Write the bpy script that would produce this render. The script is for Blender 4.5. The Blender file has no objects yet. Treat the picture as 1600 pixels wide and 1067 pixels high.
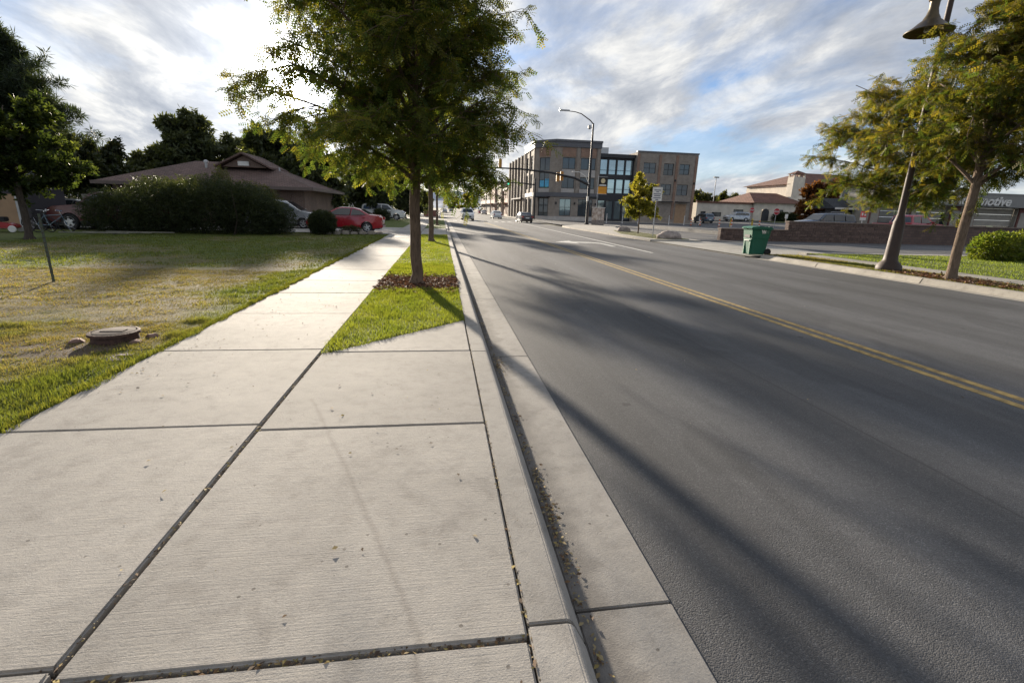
import bpy, bmesh, math, random
import numpy as np
from mathutils import Vector, Matrix
S = bpy.context.scene
C = S.collection
rng = np.random.default_rng(11)
random.seed(11)
# ------------------------------------------------------------------ camera
cam = bpy.data.cameras.new('camera')
camo = bpy.data.objects.new('camera', cam)
C.objects.link(camo)
EYE = 1.68
cr, cu, cf = (.98974056, -.13991783, .02892439), (.00931554, .26520789, .96414625), (.14257223, .95398521, -.26379041)
camo.matrix_world = Matrix(((cr[0], cu[0], -cf[0], 0), (cr[1], cu[1], -cf[1], 0), (cr[2], cu[2], -cf[2], EYE), (0, 0, 0, 1)))
cam.sensor_width = 36
cam.lens = 750 / 1600 * 36
cam.clip_start = .05
cam.clip_end = 20000
S.camera = camo
# ------------------------------------------------------------------ light
SUN_AZ, SUN_EL = math.radians(-14.35), math.radians(11.7)
sdir = Vector((math.sin(SUN_AZ) * math.cos(SUN_EL), math.cos(SUN_AZ) * math.cos(SUN_EL), math.sin(SUN_EL)))
sl = bpy.data.lights.new('sun', 'SUN')
sl.energy = 4.9
sl.angle = math.radians(1.3)
sl.color = (1.0, .875, .71)
slo = bpy.data.objects.new('sun', sl)
C.objects.link(slo)
slo.rotation_euler = (-sdir).to_track_quat('-Z', 'Y').to_euler()
S.view_settings.view_transform = 'Standard'
S.view_settings.look = 'None'
S.view_settings.gamma = 1
S.view_settings.use_curve_mapping = False
S.view_settings.exposure = 1.2
S.cycles.max_bounces = 6
S.cycles.diffuse_bounces = 3
S.cycles.transparent_max_bounces = 6
S.cycles.use_denoising = True


def nd(nt, typ, ins=None, **props):
    n = nt.nodes.new('ShaderNode' + typ)
    for k, v in props.items():
        setattr(n, k, v)
    for k, v in (ins or {}).items():
        if isinstance(v, bpy.types.NodeSocket):
            nt.links.new(v, n.inputs[k])
        elif v is not None:
            n.inputs[k].default_value = v
    return n


def mth(nt, op, a, b=None, c=None, clamp=False):
    n = nd(nt, 'Math', {0: a, 1: b, 2: c}, operation=op, use_clamp=clamp)
    return n.outputs[0]


def ramp(nt, fac, stops, interp='LINEAR'):
    n = nd(nt, 'ValToRGB', {0: fac})
    cr_ = n.color_ramp
    cr_.interpolation = interp
    while len(cr_.elements) > 1:
        cr_.elements.remove(cr_.elements[-1])
    for i, (p, c) in enumerate(stops):
        e = cr_.elements[0] if i == 0 else cr_.elements.new(p)
        e.position = p
        e.color = (c, c, c, 1) if isinstance(c, (int, float)) else (*c, 1)
    return n.outputs[0]


def mixc(nt, f, a, b, typ='MIX'):
    n = nd(nt, 'Mix', data_type='RGBA', blend_type=typ)
    for i, v in ((0, f), (6, a), (7, b)):
        if isinstance(v, bpy.types.NodeSocket):
            nt.links.new(v, n.inputs[i])
        elif i == 0:
            n.inputs[0].default_value = v
        else:
            n.inputs[i].default_value = (*v, 1)
    return n.outputs[2]


def vscale(nt, v, s):
    return nd(nt, 'VectorMath', {0: v, 1: s}, operation='MULTIPLY').outputs[0]


def noise(nt, v, scale, detail=4, rough=.55, dist=0.):
    return nd(nt, 'TexNoise', {'Vector': v, 'Scale': scale, 'Detail': detail, 'Roughness': rough, 'Distortion': dist}).outputs[0]


# ---- sky: Nishita blue under a broken layer of high cloud
w = bpy.data.worlds.new('World')
S.world = w
w.use_nodes = True
nt = w.node_tree
nt.nodes.clear()
sky = nd(nt, 'TexSky', sky_type='NISHITA', sun_disc=False, sun_elevation=SUN_EL, sun_rotation=SUN_AZ, altitude=1400, air_density=1.0, dust_density=1.2, ozone_density=1.6)
gen = nd(nt, 'TexCoord').outputs['Generated']
dirn = nd(nt, 'VectorMath', {0: gen}, operation='NORMALIZE').outputs[0]
sp = nd(nt, 'SeparateXYZ', {0: dirn})
zz = mth(nt, 'ADD', mth(nt, 'MAXIMUM', sp.outputs[2], 0.), .22)
uv = nd(nt, 'CombineXYZ', {0: mth(nt, 'DIVIDE', sp.outputs[0], zz), 1: mth(nt, 'DIVIDE', sp.outputs[1], zz), 2: .0}).outputs[0]
mp = nd(nt, 'Mapping', {'Vector': uv, 'Location': (3.1, 1.7, 0), 'Rotation': (0, 0, math.radians(14)), 'Scale': (.95, .60, 1)}).outputs[0]
n1 = noise(nt, mp, 1.6, 10, .585, .25)
mp2 = nd(nt, 'Mapping', {'Vector': uv, 'Location': (7.3, 2.2, 0), 'Rotation': (0, 0, math.radians(24)), 'Scale': (1.25, .72, 1)}).outputs[0]
n2 = noise(nt, mp2, 2.3, 10, .62, .3)
sund = nd(nt, 'VectorMath', {0: dirn, 1: tuple(sdir)}, operation='DOT_PRODUCT').outputs['Value']
sund = mth(nt, 'MAXIMUM', sund, 0.)
cover = ramp(nt, mth(nt, 'ADD', n1, mth(nt, 'MULTIPLY', mth(nt, 'POWER', sund, 6.), .10)), [(.385, 0.), (.47, .60), (.58, 1.)])
# horizon is closed by thin cloud
hz = mth(nt, 'SUBTRACT', 1., mth(nt, 'MULTIPLY', mth(nt, 'MAXIMUM', sp.outputs[2], 0.), 4.6), clamp=True)
cover = mth(nt, 'MAXIMUM', cover, mth(nt, 'MULTIPLY', hz, .8))
shade = ramp(nt, n2, [(.32, (4.0, 4.5, 5.5)), (.48, (6.5, 6.9, 7.7)), (.60, (10.2, 10.3, 10.4))])
g1 = mth(nt, 'MULTIPLY', mth(nt, 'POWER', sund, 12.), .07)
g2 = mth(nt, 'MULTIPLY', mth(nt, 'POWER', sund, 130.), .75)
g3 = mth(nt, 'MULTIPLY', mth(nt, 'POWER', sund, 1400.), 22.)
glow = mth(nt, 'ADD', mth(nt, 'ADD', g1, g2), mth(nt, 'ADD', g3, .53))
cl = nd(nt, 'VectorMath', {0: shade, 1: nd(nt, 'CombineXYZ', {0: glow, 1: mth(nt, 'MULTIPLY', glow, .985), 2: mth(nt, 'MULTIPLY', glow, .95)}).outputs[0]}, operation='MULTIPLY').outputs[0]
blue = vscale(nt, sky.outputs[0], (.62, .72, .90))
skyc = mixc(nt, cover, blue, cl)
bg = nd(nt, 'Background', {0: skyc, 1: .076})
nt.links.new(bg.outputs[0], nd(nt, 'OutputWorld').inputs[0])


# ------------------------------------------------------------------ mesh helpers
class MB:
    def __init__(s):
        s.v, s.f = [], []

    def add(s, vs, fs):
        o = len(s.v)
        s.v += [tuple(p) for p in vs]
        s.f += [tuple(i + o for i in f) for f in fs]
        return s

    def box(s, x0, x1, y0, y1, z0, z1):
        return s.add([(x0, y0, z0), (x1, y0, z0), (x1, y1, z0), (x0, y1, z0), (x0, y0, z1), (x1, y0, z1), (x1, y1, z1), (x0, y1, z1)],
                     [(0, 3, 2, 1), (4, 5, 6, 7), (0, 1, 5, 4), (1, 2, 6, 5), (2, 3, 7, 6), (3, 0, 4, 7)])

    def prism(s, pts, ax, a, b):
        """extrude a 2-D outline along axis ax from a to b"""
        def P(p, t):
            return (t, p[0], p[1]) if ax == 'x' else (p[0], t, p[1]) if ax == 'y' else (p[0], p[1], t)
        n = len(pts)
        return s.add([P(p, a) for p in pts] + [P(p, b) for p in pts],
                     [tuple(range(n)), tuple(range(2 * n - 1, n - 1, -1))] + [(i, i + n, (i + 1) % n + n, (i + 1) % n) for i in range(n)])

    def quad(s, *p):
        return s.add(p, [tuple(range(len(p)))])

    def tube(s, pts, rad, n=8, cap=True):
        pts = [Vector(p) for p in pts]
        if not hasattr(rad, '__len__'):
            rad = [rad] * len(pts)
        o = len(s.v)
        up = None
        for i, p in enumerate(pts):
            d = (pts[min(i + 1, len(pts) - 1)] - pts[max(i - 1, 0)])
            d = d.normalized() if d.length > 1e-9 else Vector((0, 0, 1))
            if up is None:
                up = Vector((1, 0, 0)) if abs(d.x) < .9 else Vector((0, 1, 0))
            a = (up - d * up.dot(d)).normalized()
            up = a
            b = d.cross(a)
            for k in range(n):
                t = 2 * math.pi * k / n
                s.v.append(tuple(p + (a * math.cos(t) + b * math.sin(t)) * rad[i]))
        for i in range(len(pts) - 1):
            for k in range(n):
                k2 = (k + 1) % n
                s.f.append((o + i * n + k, o + i * n + k2, o + (i + 1) * n + k2, o + (i + 1) * n + k))
        if cap:
            s.f.append(tuple(o + k for k in range(n - 1, -1, -1)))
            s.f.append(tuple(o + (len(pts) - 1) * n + k for k in range(n)))
        return s

    def lathe(s, prof, c=(0, 0, 0), n=16, ax='z'):
        o = len(s.v)
        for r, h in prof:
            for k in range(n):
                t = 2 * math.pi * k / n
                x, y = r * math.cos(t), r * math.sin(t)
                q = (x, y, h) if ax == 'z' else (x, h, y) if ax == 'y' else (h, x, y)
                s.v.append((c[0] + q[0], c[1] + q[1], c[2] + q[2]))
        m = len(prof)
        for i in range(m - 1):
            for k in range(n):
                k2 = (k + 1) % n
                s.f.append((o + i * n + k, o + i * n + k2, o + (i + 1) * n + k2, o + (i + 1) * n + k))
        s.f.append(tuple(o + k for k in range(n - 1, -1, -1)))
        s.f.append(tuple(o + (m - 1) * n + k for k in range(n)))
        return s

    def mesh(s, name, smooth=False, bevel=0., segs=2):
        me = bpy.data.meshes.new(name)
        me.from_pydata(s.v, [], s.f)
        bm = bmesh.new()
        bm.from_mesh(me)
        bmesh.ops.recalc_face_normals(bm, faces=bm.faces)
        if bevel:
            es = [e for e in bm.edges if len(e.link_faces) == 2 and e.calc_face_angle(0) > .5]
            bmesh.ops.bevel(bm, geom=es, offset=bevel, segments=segs, affect='EDGES', clamp_overlap=True)
        bm.to_mesh(me)
        bm.free()
        if smooth:
            me.polygons.foreach_set('use_smooth', [True] * len(me.polygons))
            if hasattr(me, 'set_sharp_from_angle'):
                me.set_sharp_from_angle(angle=math.radians(40))
        return me

    def build(s, name, mat, parent=None, smooth=False, bevel=0., segs=2, loc=None, rz=0.):
        return link(name, s.mesh(name, smooth, bevel, segs), mat, parent, loc, rz)


def link(name, me, mat, parent=None, loc=None, rz=0.):
    o = bpy.data.objects.new(name, me)
    C.objects.link(o)
    if mat is not None and me is not None and not me.materials:
        me.materials.append(mat)
    if parent is not None:
        o.parent = parent
    if loc is not None:
        o.location = loc
    if rz:
        o.rotation_euler = (0, 0, rz)
    return o


def tag(o, label, cat, group=None):
    o['label'] = label
    o['category'] = cat
    if group:
        o['group'] = group
    return o


def thing(name, label, cat, loc=(0, 0, 0), rz=0., group=None):
    o = bpy.data.objects.new(name, None)
    o.empty_display_size = .2
    C.objects.link(o)
    o.location = loc
    o.rotation_euler = (0, 0, rz)
    return tag(o, label, cat, group)


def struct(o):
    o['kind'] = 'structure'
    return o


def stuff(o):
    o['kind'] = 'stuff'
    return o


def copy_tree(o, parent=None):
    c = o.copy()
    C.objects.link(c)
    c.parent = parent
    for ch in list(o.children):
        copy_tree(ch, c)
    return c


def text_mesh(txt, size, shear=0., bold=0., extrude=.01):
    cu_ = bpy.data.curves.new('t', 'FONT')
    cu_.body = txt
    cu_.size = size
    cu_.shear = shear
    cu_.offset = bold
    cu_.extrude = extrude
    ob = bpy.data.objects.new('t', cu_)
    C.objects.link(ob)
    dg = bpy.context.evaluated_depsgraph_get()
    me = bpy.data.meshes.new_from_object(ob.evaluated_get(dg))
    bpy.data.objects.remove(ob)
    return me


# numpy value noise for real colour patches
_perm = np.random.default_rng(5).random((256, 256))


def vnoise(x, y, f=1., oct=4):
    x, y = np.asarray(x, float) * f + 91.3, np.asarray(y, float) * f + 47.7
    r, a, t = 0., 1., 0.
    for _ in range(oct):
        xi, yi = np.floor(x).astype(int), np.floor(y).astype(int)
        fx, fy = x - xi, y - yi
        fx, fy = fx * fx * (3 - 2 * fx), fy * fy * (3 - 2 * fy)
        g = lambda i, j: _perm[i % 256, j % 256]
        v = (g(xi, yi) * (1 - fx) + g(xi + 1, yi) * fx) * (1 - fy) + (g(xi, yi + 1) * (1 - fx) + g(xi + 1, yi + 1) * fx) * fy
        r, t = r + a * v, t + a
        a *= .5
        x, y = x * 2.03 + 17, y * 2.03 + 5
    return r / t


def sstep(a, b, x):
    t = np.clip((x - a) / (b - a), 0, 1)
    return t * t * (3 - 2 * t)


# ------------------------------------------------------------------ materials
def newmat(name):
    m = bpy.data.materials.new(name)
    m.use_nodes = True
    nt = m.node_tree
    p = nt.nodes['Principled BSDF']
    pos = nd(nt, 'NewGeometry').outputs['Position']
    return m, nt, p, pos


def pset(nt, p, **k):
    for a, v in k.items():
        a = a.replace('_', ' ')
        if isinstance(v, bpy.types.NodeSocket):
            nt.links.new(v, p.inputs[a])
        else:
            p.inputs[a].default_value = (*v, 1) if isinstance(v, tuple) else v


def bumpn(nt, p, h, dist, strength=1.):
    b = nd(nt, 'Bump', {'Height': h, 'Distance': dist, 'Strength': strength})
    nt.links.new(b.outputs[0], p.inputs['Normal'])


def M(name, col, rough=.6, metal=0., var=.15, vs=2., bump=0., bs=40., spec=.5, col2=None, rnd=0., coat=0.):
    m, nt, p, pos = newmat(name)
    n = noise(nt, pos, vs, 5, .6)
    c2 = col2 or tuple(min(1, c * (1 + var)) for c in col)
    c1 = tuple(c * (1 - var) for c in col)
    c = ramp(nt, n, [(.32, c1), (.68, c2)])
    if rnd:
        oi = nd(nt, 'ObjectInfo').outputs['Random']
        k = mth(nt, 'ADD', mth(nt, 'MULTIPLY', oi, 2 * rnd), 1 - rnd)
        c = vscale(nt, c, nd(nt, 'CombineXYZ', {0: k, 1: k, 2: k}).outputs[0])
    pset(nt, p, Base_Color=c, Metallic=metal, Specular_IOR_Level=spec, Coat_Weight=coat)
    pset(nt, p, Roughness=ramp(nt, n, [(.3, max(0, rough - .06)), (.7, min(1, rough + .06))]))
    if bump:
        bumpn(nt, p, noise(nt, pos, bs, 3), bump)
    return m


def concrete(name, col=(.40, .365, .32), broom=True, stain=False, flow=None):
    m, nt, p, pos = newmat(name)
    big = noise(nt, pos, .9, 5, .6, .3)
    mid = noise(nt, pos, 7., 6, .65)
    fine = noise(nt, pos, 120., 3, .7)
    oi = nd(nt, 'ObjectInfo').outputs['Random']
    c = ramp(nt, big, [(.30, tuple(x * .80 for x in col)), (.52, col), (.72, tuple(x * 1.12 for x in col))])
    c = mixc(nt, 1., c, ramp(nt, mid, [(.28, (.80, .79, .78)), (.5, (1, 1, 1)), (.75, (1.07, 1.06, 1.04))]), 'MULTIPLY')
    c = mixc(nt, 1., c, ramp(nt, fine, [(.25, .78), (.5, 1.0), (.8, 1.10)]), 'MULTIPLY')
    k = mth(nt, 'ADD', mth(nt, 'MULTIPLY', oi, .26), .87)
    c = vscale(nt, c, nd(nt, 'CombineXYZ', {0: k, 1: k, 2: k}).outputs[0])
    # dark pits and specks
    vo = nd(nt, 'TexVoronoi', {'Vector': pos, 'Scale': 11., 'Randomness': 1.})
    spk = mth(nt, 'MULTIPLY', mth(nt, 'LESS_THAN', vo.outputs['Distance'], .085), mth(nt, 'GREATER_THAN', noise(nt, pos, 3.2, 2), .56))
    c = mixc(nt, mth(nt, 'MULTIPLY', spk, .65), c, (.07, .06, .05))
    # grimy blotches
    gr = ramp(nt, noise(nt, pos, 2.3, 8, .72, .5), [(.56, 0.), (.74, .55)])
    c = mixc(nt, gr, c, (.15, .135, .12))
    sx = nd(nt, 'SeparateXYZ', {0: pos})
    if stain:   # narrow rusty drip track crossing the pad
        t = mth(nt, 'SUBTRACT', sx.outputs[1], 1.46)
        lx = mth(nt, 'ADD', mth(nt, 'MULTIPLY', mth(nt, 'POWER', mth(nt, 'MAXIMUM', t, .001), 1.05), -.385), -.10)
        d = mth(nt, 'ABSOLUTE', mth(nt, 'ADD', mth(nt, 'SUBTRACT', sx.outputs[0], lx), mth(nt, 'MULTIPLY', mth(nt, 'SUBTRACT', noise(nt, pos, 9., 3), .5), .05)))
        f = mth(nt, 'SUBTRACT', 1., mth(nt, 'DIVIDE', d, .028), clamp=True)
        f = mth(nt, 'MULTIPLY', f, mth(nt, 'MULTIPLY', mth(nt, 'LESS_THAN', sx.outputs[1], 3.9), .34))
        c = mixc(nt, f, c, (.13, .11, .095))
    if flow is not None:   # silt dried along the flow line
        d = mth(nt, 'ADD', mth(nt, 'SUBTRACT', sx.outputs[0], flow), mth(nt, 'MULTIPLY', mth(nt, 'SUBTRACT', noise(nt, pos, 3.5, 5), .5), .22))
        f = ramp(nt, d, [(0., .75), (.10, .55), (.20, .0)])
        c = mixc(nt, f, c, (.105, .095, .085))
    pset(nt, p, Base_Color=c, Roughness=.86, Specular_IOR_Level=.35)
    h = mth(nt, 'MULTIPLY', fine, .5)
    if broom:
        br = noise(nt, vscale(nt, pos, (2.5, 130., 1.)), 1.0, 4, .65)
        h = mth(nt, 'ADD', h, mth(nt, 'MULTIPLY', br, .42))
    h = mth(nt, 'ADD', h, mth(nt, 'MULTIPLY', mid, .8))
    h = mth(nt, 'SUBTRACT', h, mth(nt, 'MULTIPLY', spk, .8))
    bumpn(nt, p, h, .0035)
    return m


def asphalt(name, col=(.088, .088, .090), seal=0.):
    m, nt, p, pos = newmat(name)
    sx = nd(nt, 'SeparateXYZ', {0: pos})
    big = noise(nt, vscale(nt, pos, (.55, .12, 1)), 1., 5, .6, .4)
    mid = noise(nt, pos, 5., 6, .7)
    ag = nd(nt, 'TexVoronoi', {'Vector': pos, 'Scale': 170., 'Randomness': 1.})
    c = ramp(nt, big, [(.3, tuple(x * .78 for x in col)), (.7, tuple(x * 1.22 for x in col))])
    c = mixc(nt, 1., c, ramp(nt, mid, [(.25, .78), (.5, 1.), (.8, 1.2)]), 'MULTIPLY')
    agc = nd(nt, 'SeparateColor', {0: ag.outputs['Color']}).outputs[0]
    c = mixc(nt, 1., c, ramp(nt, agc, [(0., .72), (.55, .97), (.9, 1.15), (1., 1.75)]), 'MULTIPLY')
    # polished wheel tracks and the darker oil line between them
    tr = nd(nt, 'Math', {0: mth(nt, 'MULTIPLY', mth(nt, 'SUBTRACT', sx.outputs[0], 1.9), 3.7)}, operation='SINE').outputs[0]
    c = mixc(nt, 1., c, ramp(nt, mth(nt, 'ADD', mth(nt, 'MULTIPLY', tr, .5), .5), [(0, .80), (1, 1.10)]), 'MULTIPLY')
    # long hairline cracks and tar drips
    vc = nd(nt, 'TexVoronoi', {'Vector': vscale(nt, nd(nt, 'VectorMath', {0: pos, 1: vscale(nt, nd(nt, 'TexNoise', {'Vector': pos, 'Scale': 1.3, 'Detail': 4}).outputs[1], (1.4, 1.4, 0))}, operation='ADD').outputs[0], (.24, .09, 1)), 'Scale': 1.}, feature='DISTANCE_TO_EDGE').outputs['Distance']
    ck = mth(nt, 'MULTIPLY', mth(nt, 'LESS_THAN', vc, .0009), mth(nt, 'GREATER_THAN', noise(nt, pos, .35, 2), .52))
    st_ = noise(nt, vscale(nt, pos, (3.2, .10, 1)), 1., 5, .65, .2)
    c = mixc(nt, 1., c, ramp(nt, st_, [(.30, .80), (.5, 1.), (.72, 1.16)]), 'MULTIPLY')
    pt_ = ramp(nt, noise(nt, vscale(nt, pos, (.6, .25, 1)), 1., 3, .5, .8), [(.54, 1.), (.56, .84)])
    c = mixc(nt, 1., c, pt_, 'MULTIPLY')
    dr = nd(nt, 'TexVoronoi', {'Vector': pos, 'Scale': 1.6, 'Randomness': 1.}).outputs['Distance']
    dr = mth(nt, 'MULTIPLY', mth(nt, 'LESS_THAN', mth(nt, 'ADD', dr, mth(nt, 'MULTIPLY', noise(nt, pos, 14., 4), .10)), .115), .6)
    c = mixc(nt, dr, c, (.022, .022, .024))
    se = mth(nt, 'ABSOLUTE', mth(nt, 'SUBTRACT', mth(nt, 'ADD', sx.outputs[0], mth(nt, 'MULTIPLY', noise(nt, vscale(nt, pos, (0, .8, 0)), 1., 4), .06)), 3.45))
    c = mixc(nt, mth(nt, 'MULTIPLY', mth(nt, 'LESS_THAN', se, .012), .5), c, (.03, .03, .03))
    sp_ = mth(nt, 'GREATER_THAN', noise(nt, vscale(nt, pos, (1.0, .45, 1)), 2.2, 5, .7), .715)
    c = mixc(nt, mth(nt, 'MULTIPLY', sp_, .55), c, (.03, .03, .032))
    pset(nt, p, Base_Color=c, Roughness=ramp(nt, mid, [(.3, .72), (.7, .86)]), Specular_IOR_Level=.45)
    h = mth(nt, 'ADD', mth(nt, 'MULTIPLY', ag.outputs['Distance'], -1.), mth(nt, 'MULTIPLY', mid, .8))
    bumpn(nt, p, h, .0022)
    return m


def brickmat(name, c1, c2, mortar, bw=.4, bh=.2, ms=.012, rough=.85):
    m, nt, p, pos = newmat(name)
    s_ = nd(nt, 'SeparateXYZ', {0: pos})
    v = nd(nt, 'CombineXYZ', {0: mth(nt, 'ADD', s_.outputs[0], s_.outputs[1]), 1: s_.outputs[2], 2: 0.}).outputs[0]
    b = nd(nt, 'TexBrick', {'Vector': v, 'Color1': (*c1, 1), 'Color2': (*c2, 1), 'Mortar': (*mortar, 1), 'Scale': 1., 'Mortar Size': ms, 'Brick Width': bw, 'Row Height': bh, 'Bias': 0.})
    n = noise(nt, pos, 1.1, 5, .6)
    c = mixc(nt, 1., b.outputs[0], ramp(nt, n, [(.3, .8), (.7, 1.15)]), 'MULTIPLY')
    pset(nt, p, Base_Color=c, Roughness=rough)
    bumpn(nt, p, mth(nt, 'ADD', mth(nt, 'MULTIPLY', b.outputs[1], -1.), mth(nt, 'MULTIPLY', noise(nt, pos, 30., 3), .3)), .01)
    return m


def leafmat(name, trans=.5, rough=.5, tint=(1.25, 1.2, .55)):
    m, nt, p, pos = newmat(name)
    a = nd(nt, 'Attribute', attribute_name='col').outputs[0]
    pset(nt, p, Base_Color=a, Roughness=rough, Specular_IOR_Level=.35)
    tr = nd(nt, 'BsdfTranslucent', {0: vscale(nt, a, tint)})
    mx = nd(nt, 'MixShader', {0: trans, 1: p.outputs[0], 2: tr.outputs[0]})
    nt.links.new(mx.outputs[0], nt.nodes['Material Output'].inputs[0])
    return m


def colmat(name, rough=.9, bump=.0, bs=30.):
    m, nt, p, pos = newmat(name)
    a = nd(nt, 'Attribute', attribute_name='col').outputs[0]
    c = mixc(nt, 1., a, ramp(nt, noise(nt, pos, 60., 4, .7), [(.25, .6), (.5, 1.), (.8, 1.35)]), 'MULTIPLY')
    pset(nt, p, Base_Color=c, Roughness=rough, Specular_IOR_Level=.2)
    if bump:
        bumpn(nt, p, noise(nt, pos, bs, 5, .7), bump)
    return m


def glassmat(name, col=(.03, .04, .045), metal=0., rough=.06, spec=.8):
    m, nt, p, pos = newmat(name)
    pset(nt, p, Base_Color=col, Metallic=metal, Roughness=rough, Specular_IOR_Level=spec)
    bumpn(nt, p, noise(nt, pos, .7, 2), .01, .4)
    return m


def emit(name, col, s):
    m, nt, p, pos = newmat(name)
    pset(nt, p, Base_Color=col, Emission_Color=col, Emission_Strength=s)
    return m


def barkmat(name, col):
    m, nt, p, pos = newmat(name)
    v = noise(nt, vscale(nt, pos, (28., 28., 5.)), 1., 6, .7, .6)
    c = ramp(nt, v, [(.3, tuple(x * .45 for x in col)), (.5, col), (.72, tuple(min(1, x * 1.5) for x in col))])
    pset(nt, p, Base_Color=c, Roughness=.9, Specular_IOR_Level=.2)
    bumpn(nt, p, v, .03)
    return m


def shingle(name, col):
    m, nt, p, pos = newmat(name)
    s_ = nd(nt, 'SeparateXYZ', {0: pos})
    v = nd(nt, 'CombineXYZ', {0: mth(nt, 'ADD', s_.outputs[0], mth(nt, 'MULTIPLY', s_.outputs[1], .31)), 1: mth(nt, 'MULTIPLY', s_.outputs[2], 2.4), 2: 0.}).outputs[0]
    b = nd(nt, 'TexBrick', {'Vector': v, 'Color1': (*[x * .75 for x in col], 1), 'Color2': (*[x * 1.2 for x in col], 1), 'Mortar': (*[x * .4 for x in col], 1), 'Scale': 1., 'Mortar Size': .02, 'Brick Width': .33, 'Row Height': .16})
    c = mixc(nt, 1., b.outputs[0], ramp(nt, noise(nt, pos, .6, 5), [(.3, .8), (.7, 1.15)]), 'MULTIPLY')
    pset(nt, p, Base_Color=c, Roughness=.9)
    bumpn(nt, p, b.outputs[1], -.01)
    return m


MT = dict(
    walk=concrete('broomed concrete', (.36, .335, .300), stain=True), curb=concrete('curb concrete', (.35, .328, .296), False), gutter=concrete('gutter concrete', (.32, .30, .272), False, flow=.575),
    rcurb=concrete('far curb concrete', (.40, .37, .32), False), apron=concrete('apron concrete', (.36, .34, .30)),
    road=asphalt('street asphalt'), lot=asphalt('lot asphalt', (.105, .102, .10)),
    soil=M('packed soil', (.085, .062, .045), .95, var=.4, vs=14, bump=.02, bs=40), ground=M('far ground', (.13, .12, .085), .95, var=.3, vs=.05),
    yellow=M('worn yellow paint', (.30, .21, .07), .8, var=.5, vs=9., bump=.002, bs=150), white=M('worn white paint', (.55, .54, .50), .75, var=.25, vs=4.),
    lawn=colmat('lawn soil and thatch', bump=.03, bs=45.), grass=leafmat('grass blades', .5, .55, (1.35, 1.25, .5)),
    leaf=leafmat('tree leaves', .6), dleaf=leafmat('dark leaves', .42), litter=leafmat('dry litter', .15, .8, (1.1, 1., .7)),
    bark=barkmat('grey brown bark', (.15, .105, .075)), barkl=barkmat('pale bark', (.17, .125, .09)), barkd=barkmat('dark bark', (.07, .055, .045)),
    black=M('black metal', (.018, .018, .02), .45, .3), darkbr=M('dark bronze paint', (.055, .036, .028), .62, .1, var=.2, vs=6, bump=.002, bs=80),
    steel=M('galvanised steel', (.42, .42, .42), .45, .7), rust=M('rusty cast iron', (.075, .040, .030), .8, .2, var=.45, vs=25, bump=.006, bs=60),
    rubber=M('tyre rubber', (.022, .022, .024), .85), rim=M('alloy rim', (.55, .55, .56), .3, .9), chrome=M('chrome', (.7, .7, .7), .15, 1.),
    glass=glassmat('dark car glass', (.02, .025, .03)), win=glassmat('window glass', (.07, .085, .095), .25, .05), sky_glass=glassmat('coated curtain glass', (.42, .52, .55), .75, .05), winl=glassmat('pale window glass', (.25, .32, .34), .6, .06),
    plate=M('licence plate', (.6, .6, .58), .5), tail=M('red lamp lens', (.35, .01, .012), .2), amber=M('amber lens', (.6, .2, .02), .25), lamp=M('clear lamp lens', (.7, .7, .7), .12), trim=M('black plastic trim', (.025, .025, .027), .6),
)


# ------------------------------------------------------------------ ground sheets
def sheet(name, pts, z, mat, parent=None):
    return MB().quad(*[(x, y, z) for x, y in pts]).build(name, mat, parent)


def raw_mesh(name, V, k, mat, parent=None, col=None, smooth=False):
    """V (n*k,3) consecutive k-gons"""
    n = len(V) // k
    me = bpy.data.meshes.new(name)
    me.vertices.add(len(V))
    me.vertices.foreach_set('co', np.ascontiguousarray(V, dtype=np.float32).ravel())
    me.loops.add(len(V))
    me.loops.foreach_set('vertex_index', np.arange(len(V), dtype=np.int32))
    me.polygons.add(n)
    me.polygons.foreach_set('loop_start', np.arange(0, len(V), k, dtype=np.int32))
    me.update(calc_edges=True)
    if col is not None:
        a = me.attributes.new('col', 'FLOAT_COLOR', 'POINT')
        c4 = np.ones((len(V), 4), np.float32)
        c4[:, :3] = col
        a.data.foreach_set('color', c4.ravel())
    return link(name, me, mat, parent)


def grid(name, x0, x1, y0, y1, step, zf, mat, colf=None, parent=None, warp=None):
    xs = np.linspace(x0, x1, max(2, int((x1 - x0) / step) + 1))
    ys = np.linspace(y0, y1, max(2, int((y1 - y0) / step) + 1))
    X, Y = np.meshgrid(xs, ys)
    if warp:
        Y = warp(X, Y)
    Z = zf(X, Y) * np.ones_like(X)
    nx, ny = len(xs), len(ys)
    V = np.stack([X, Y, Z], -1).reshape(-1, 3)
    i = np.arange(nx * ny).reshape(ny, nx)
    F = np.stack([i[:-1, :-1], i[:-1, 1:], i[1:, 1:], i[1:, :-1]], -1).reshape(-1, 4)
    me = bpy.data.meshes.new(name)
    me.from_pydata(V.tolist(), [], F.tolist())
    me.polygons.foreach_set('use_smooth', [True] * len(me.polygons))
    if colf is not None:
        a = me.attributes.new('col', 'FLOAT_COLOR', 'POINT')
        c4 = np.ones((len(V), 4), np.float32)
        c4[:, :3] = colf(V[:, 0], V[:, 1])
        a.data.foreach_set('color', c4.ravel())
    return link(name, me, mat, parent)


SW = .13
struct(sheet('ground', [(-6000, -300), (6000, -300), (6000, 12000), (-6000, 12000)], -.12, MT['ground']))
struct(sheet('road', [(1.0, -14), (13.12, -14), (13.12, 70), (1.0, 70)], 0., MT['road']))
struct(sheet('cross_street', [(-60, 70), (90, 70), (90, 88), (-60, 88)], -.004, MT['road']))
struct(sheet('far_road', [(-.5, 88), (15.5, 88), (15.5, 900), (-.5, 900)], 0., MT['road']))


def lot_z(X, Y):
    return .045 + .80 * sstep(46, 62, X) * sstep(66, 90, Y) + .0 * X


struct(grid('parking_lot', 15.0, 170, 19.0, 170, 3., lot_z, MT['lot']))


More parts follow.
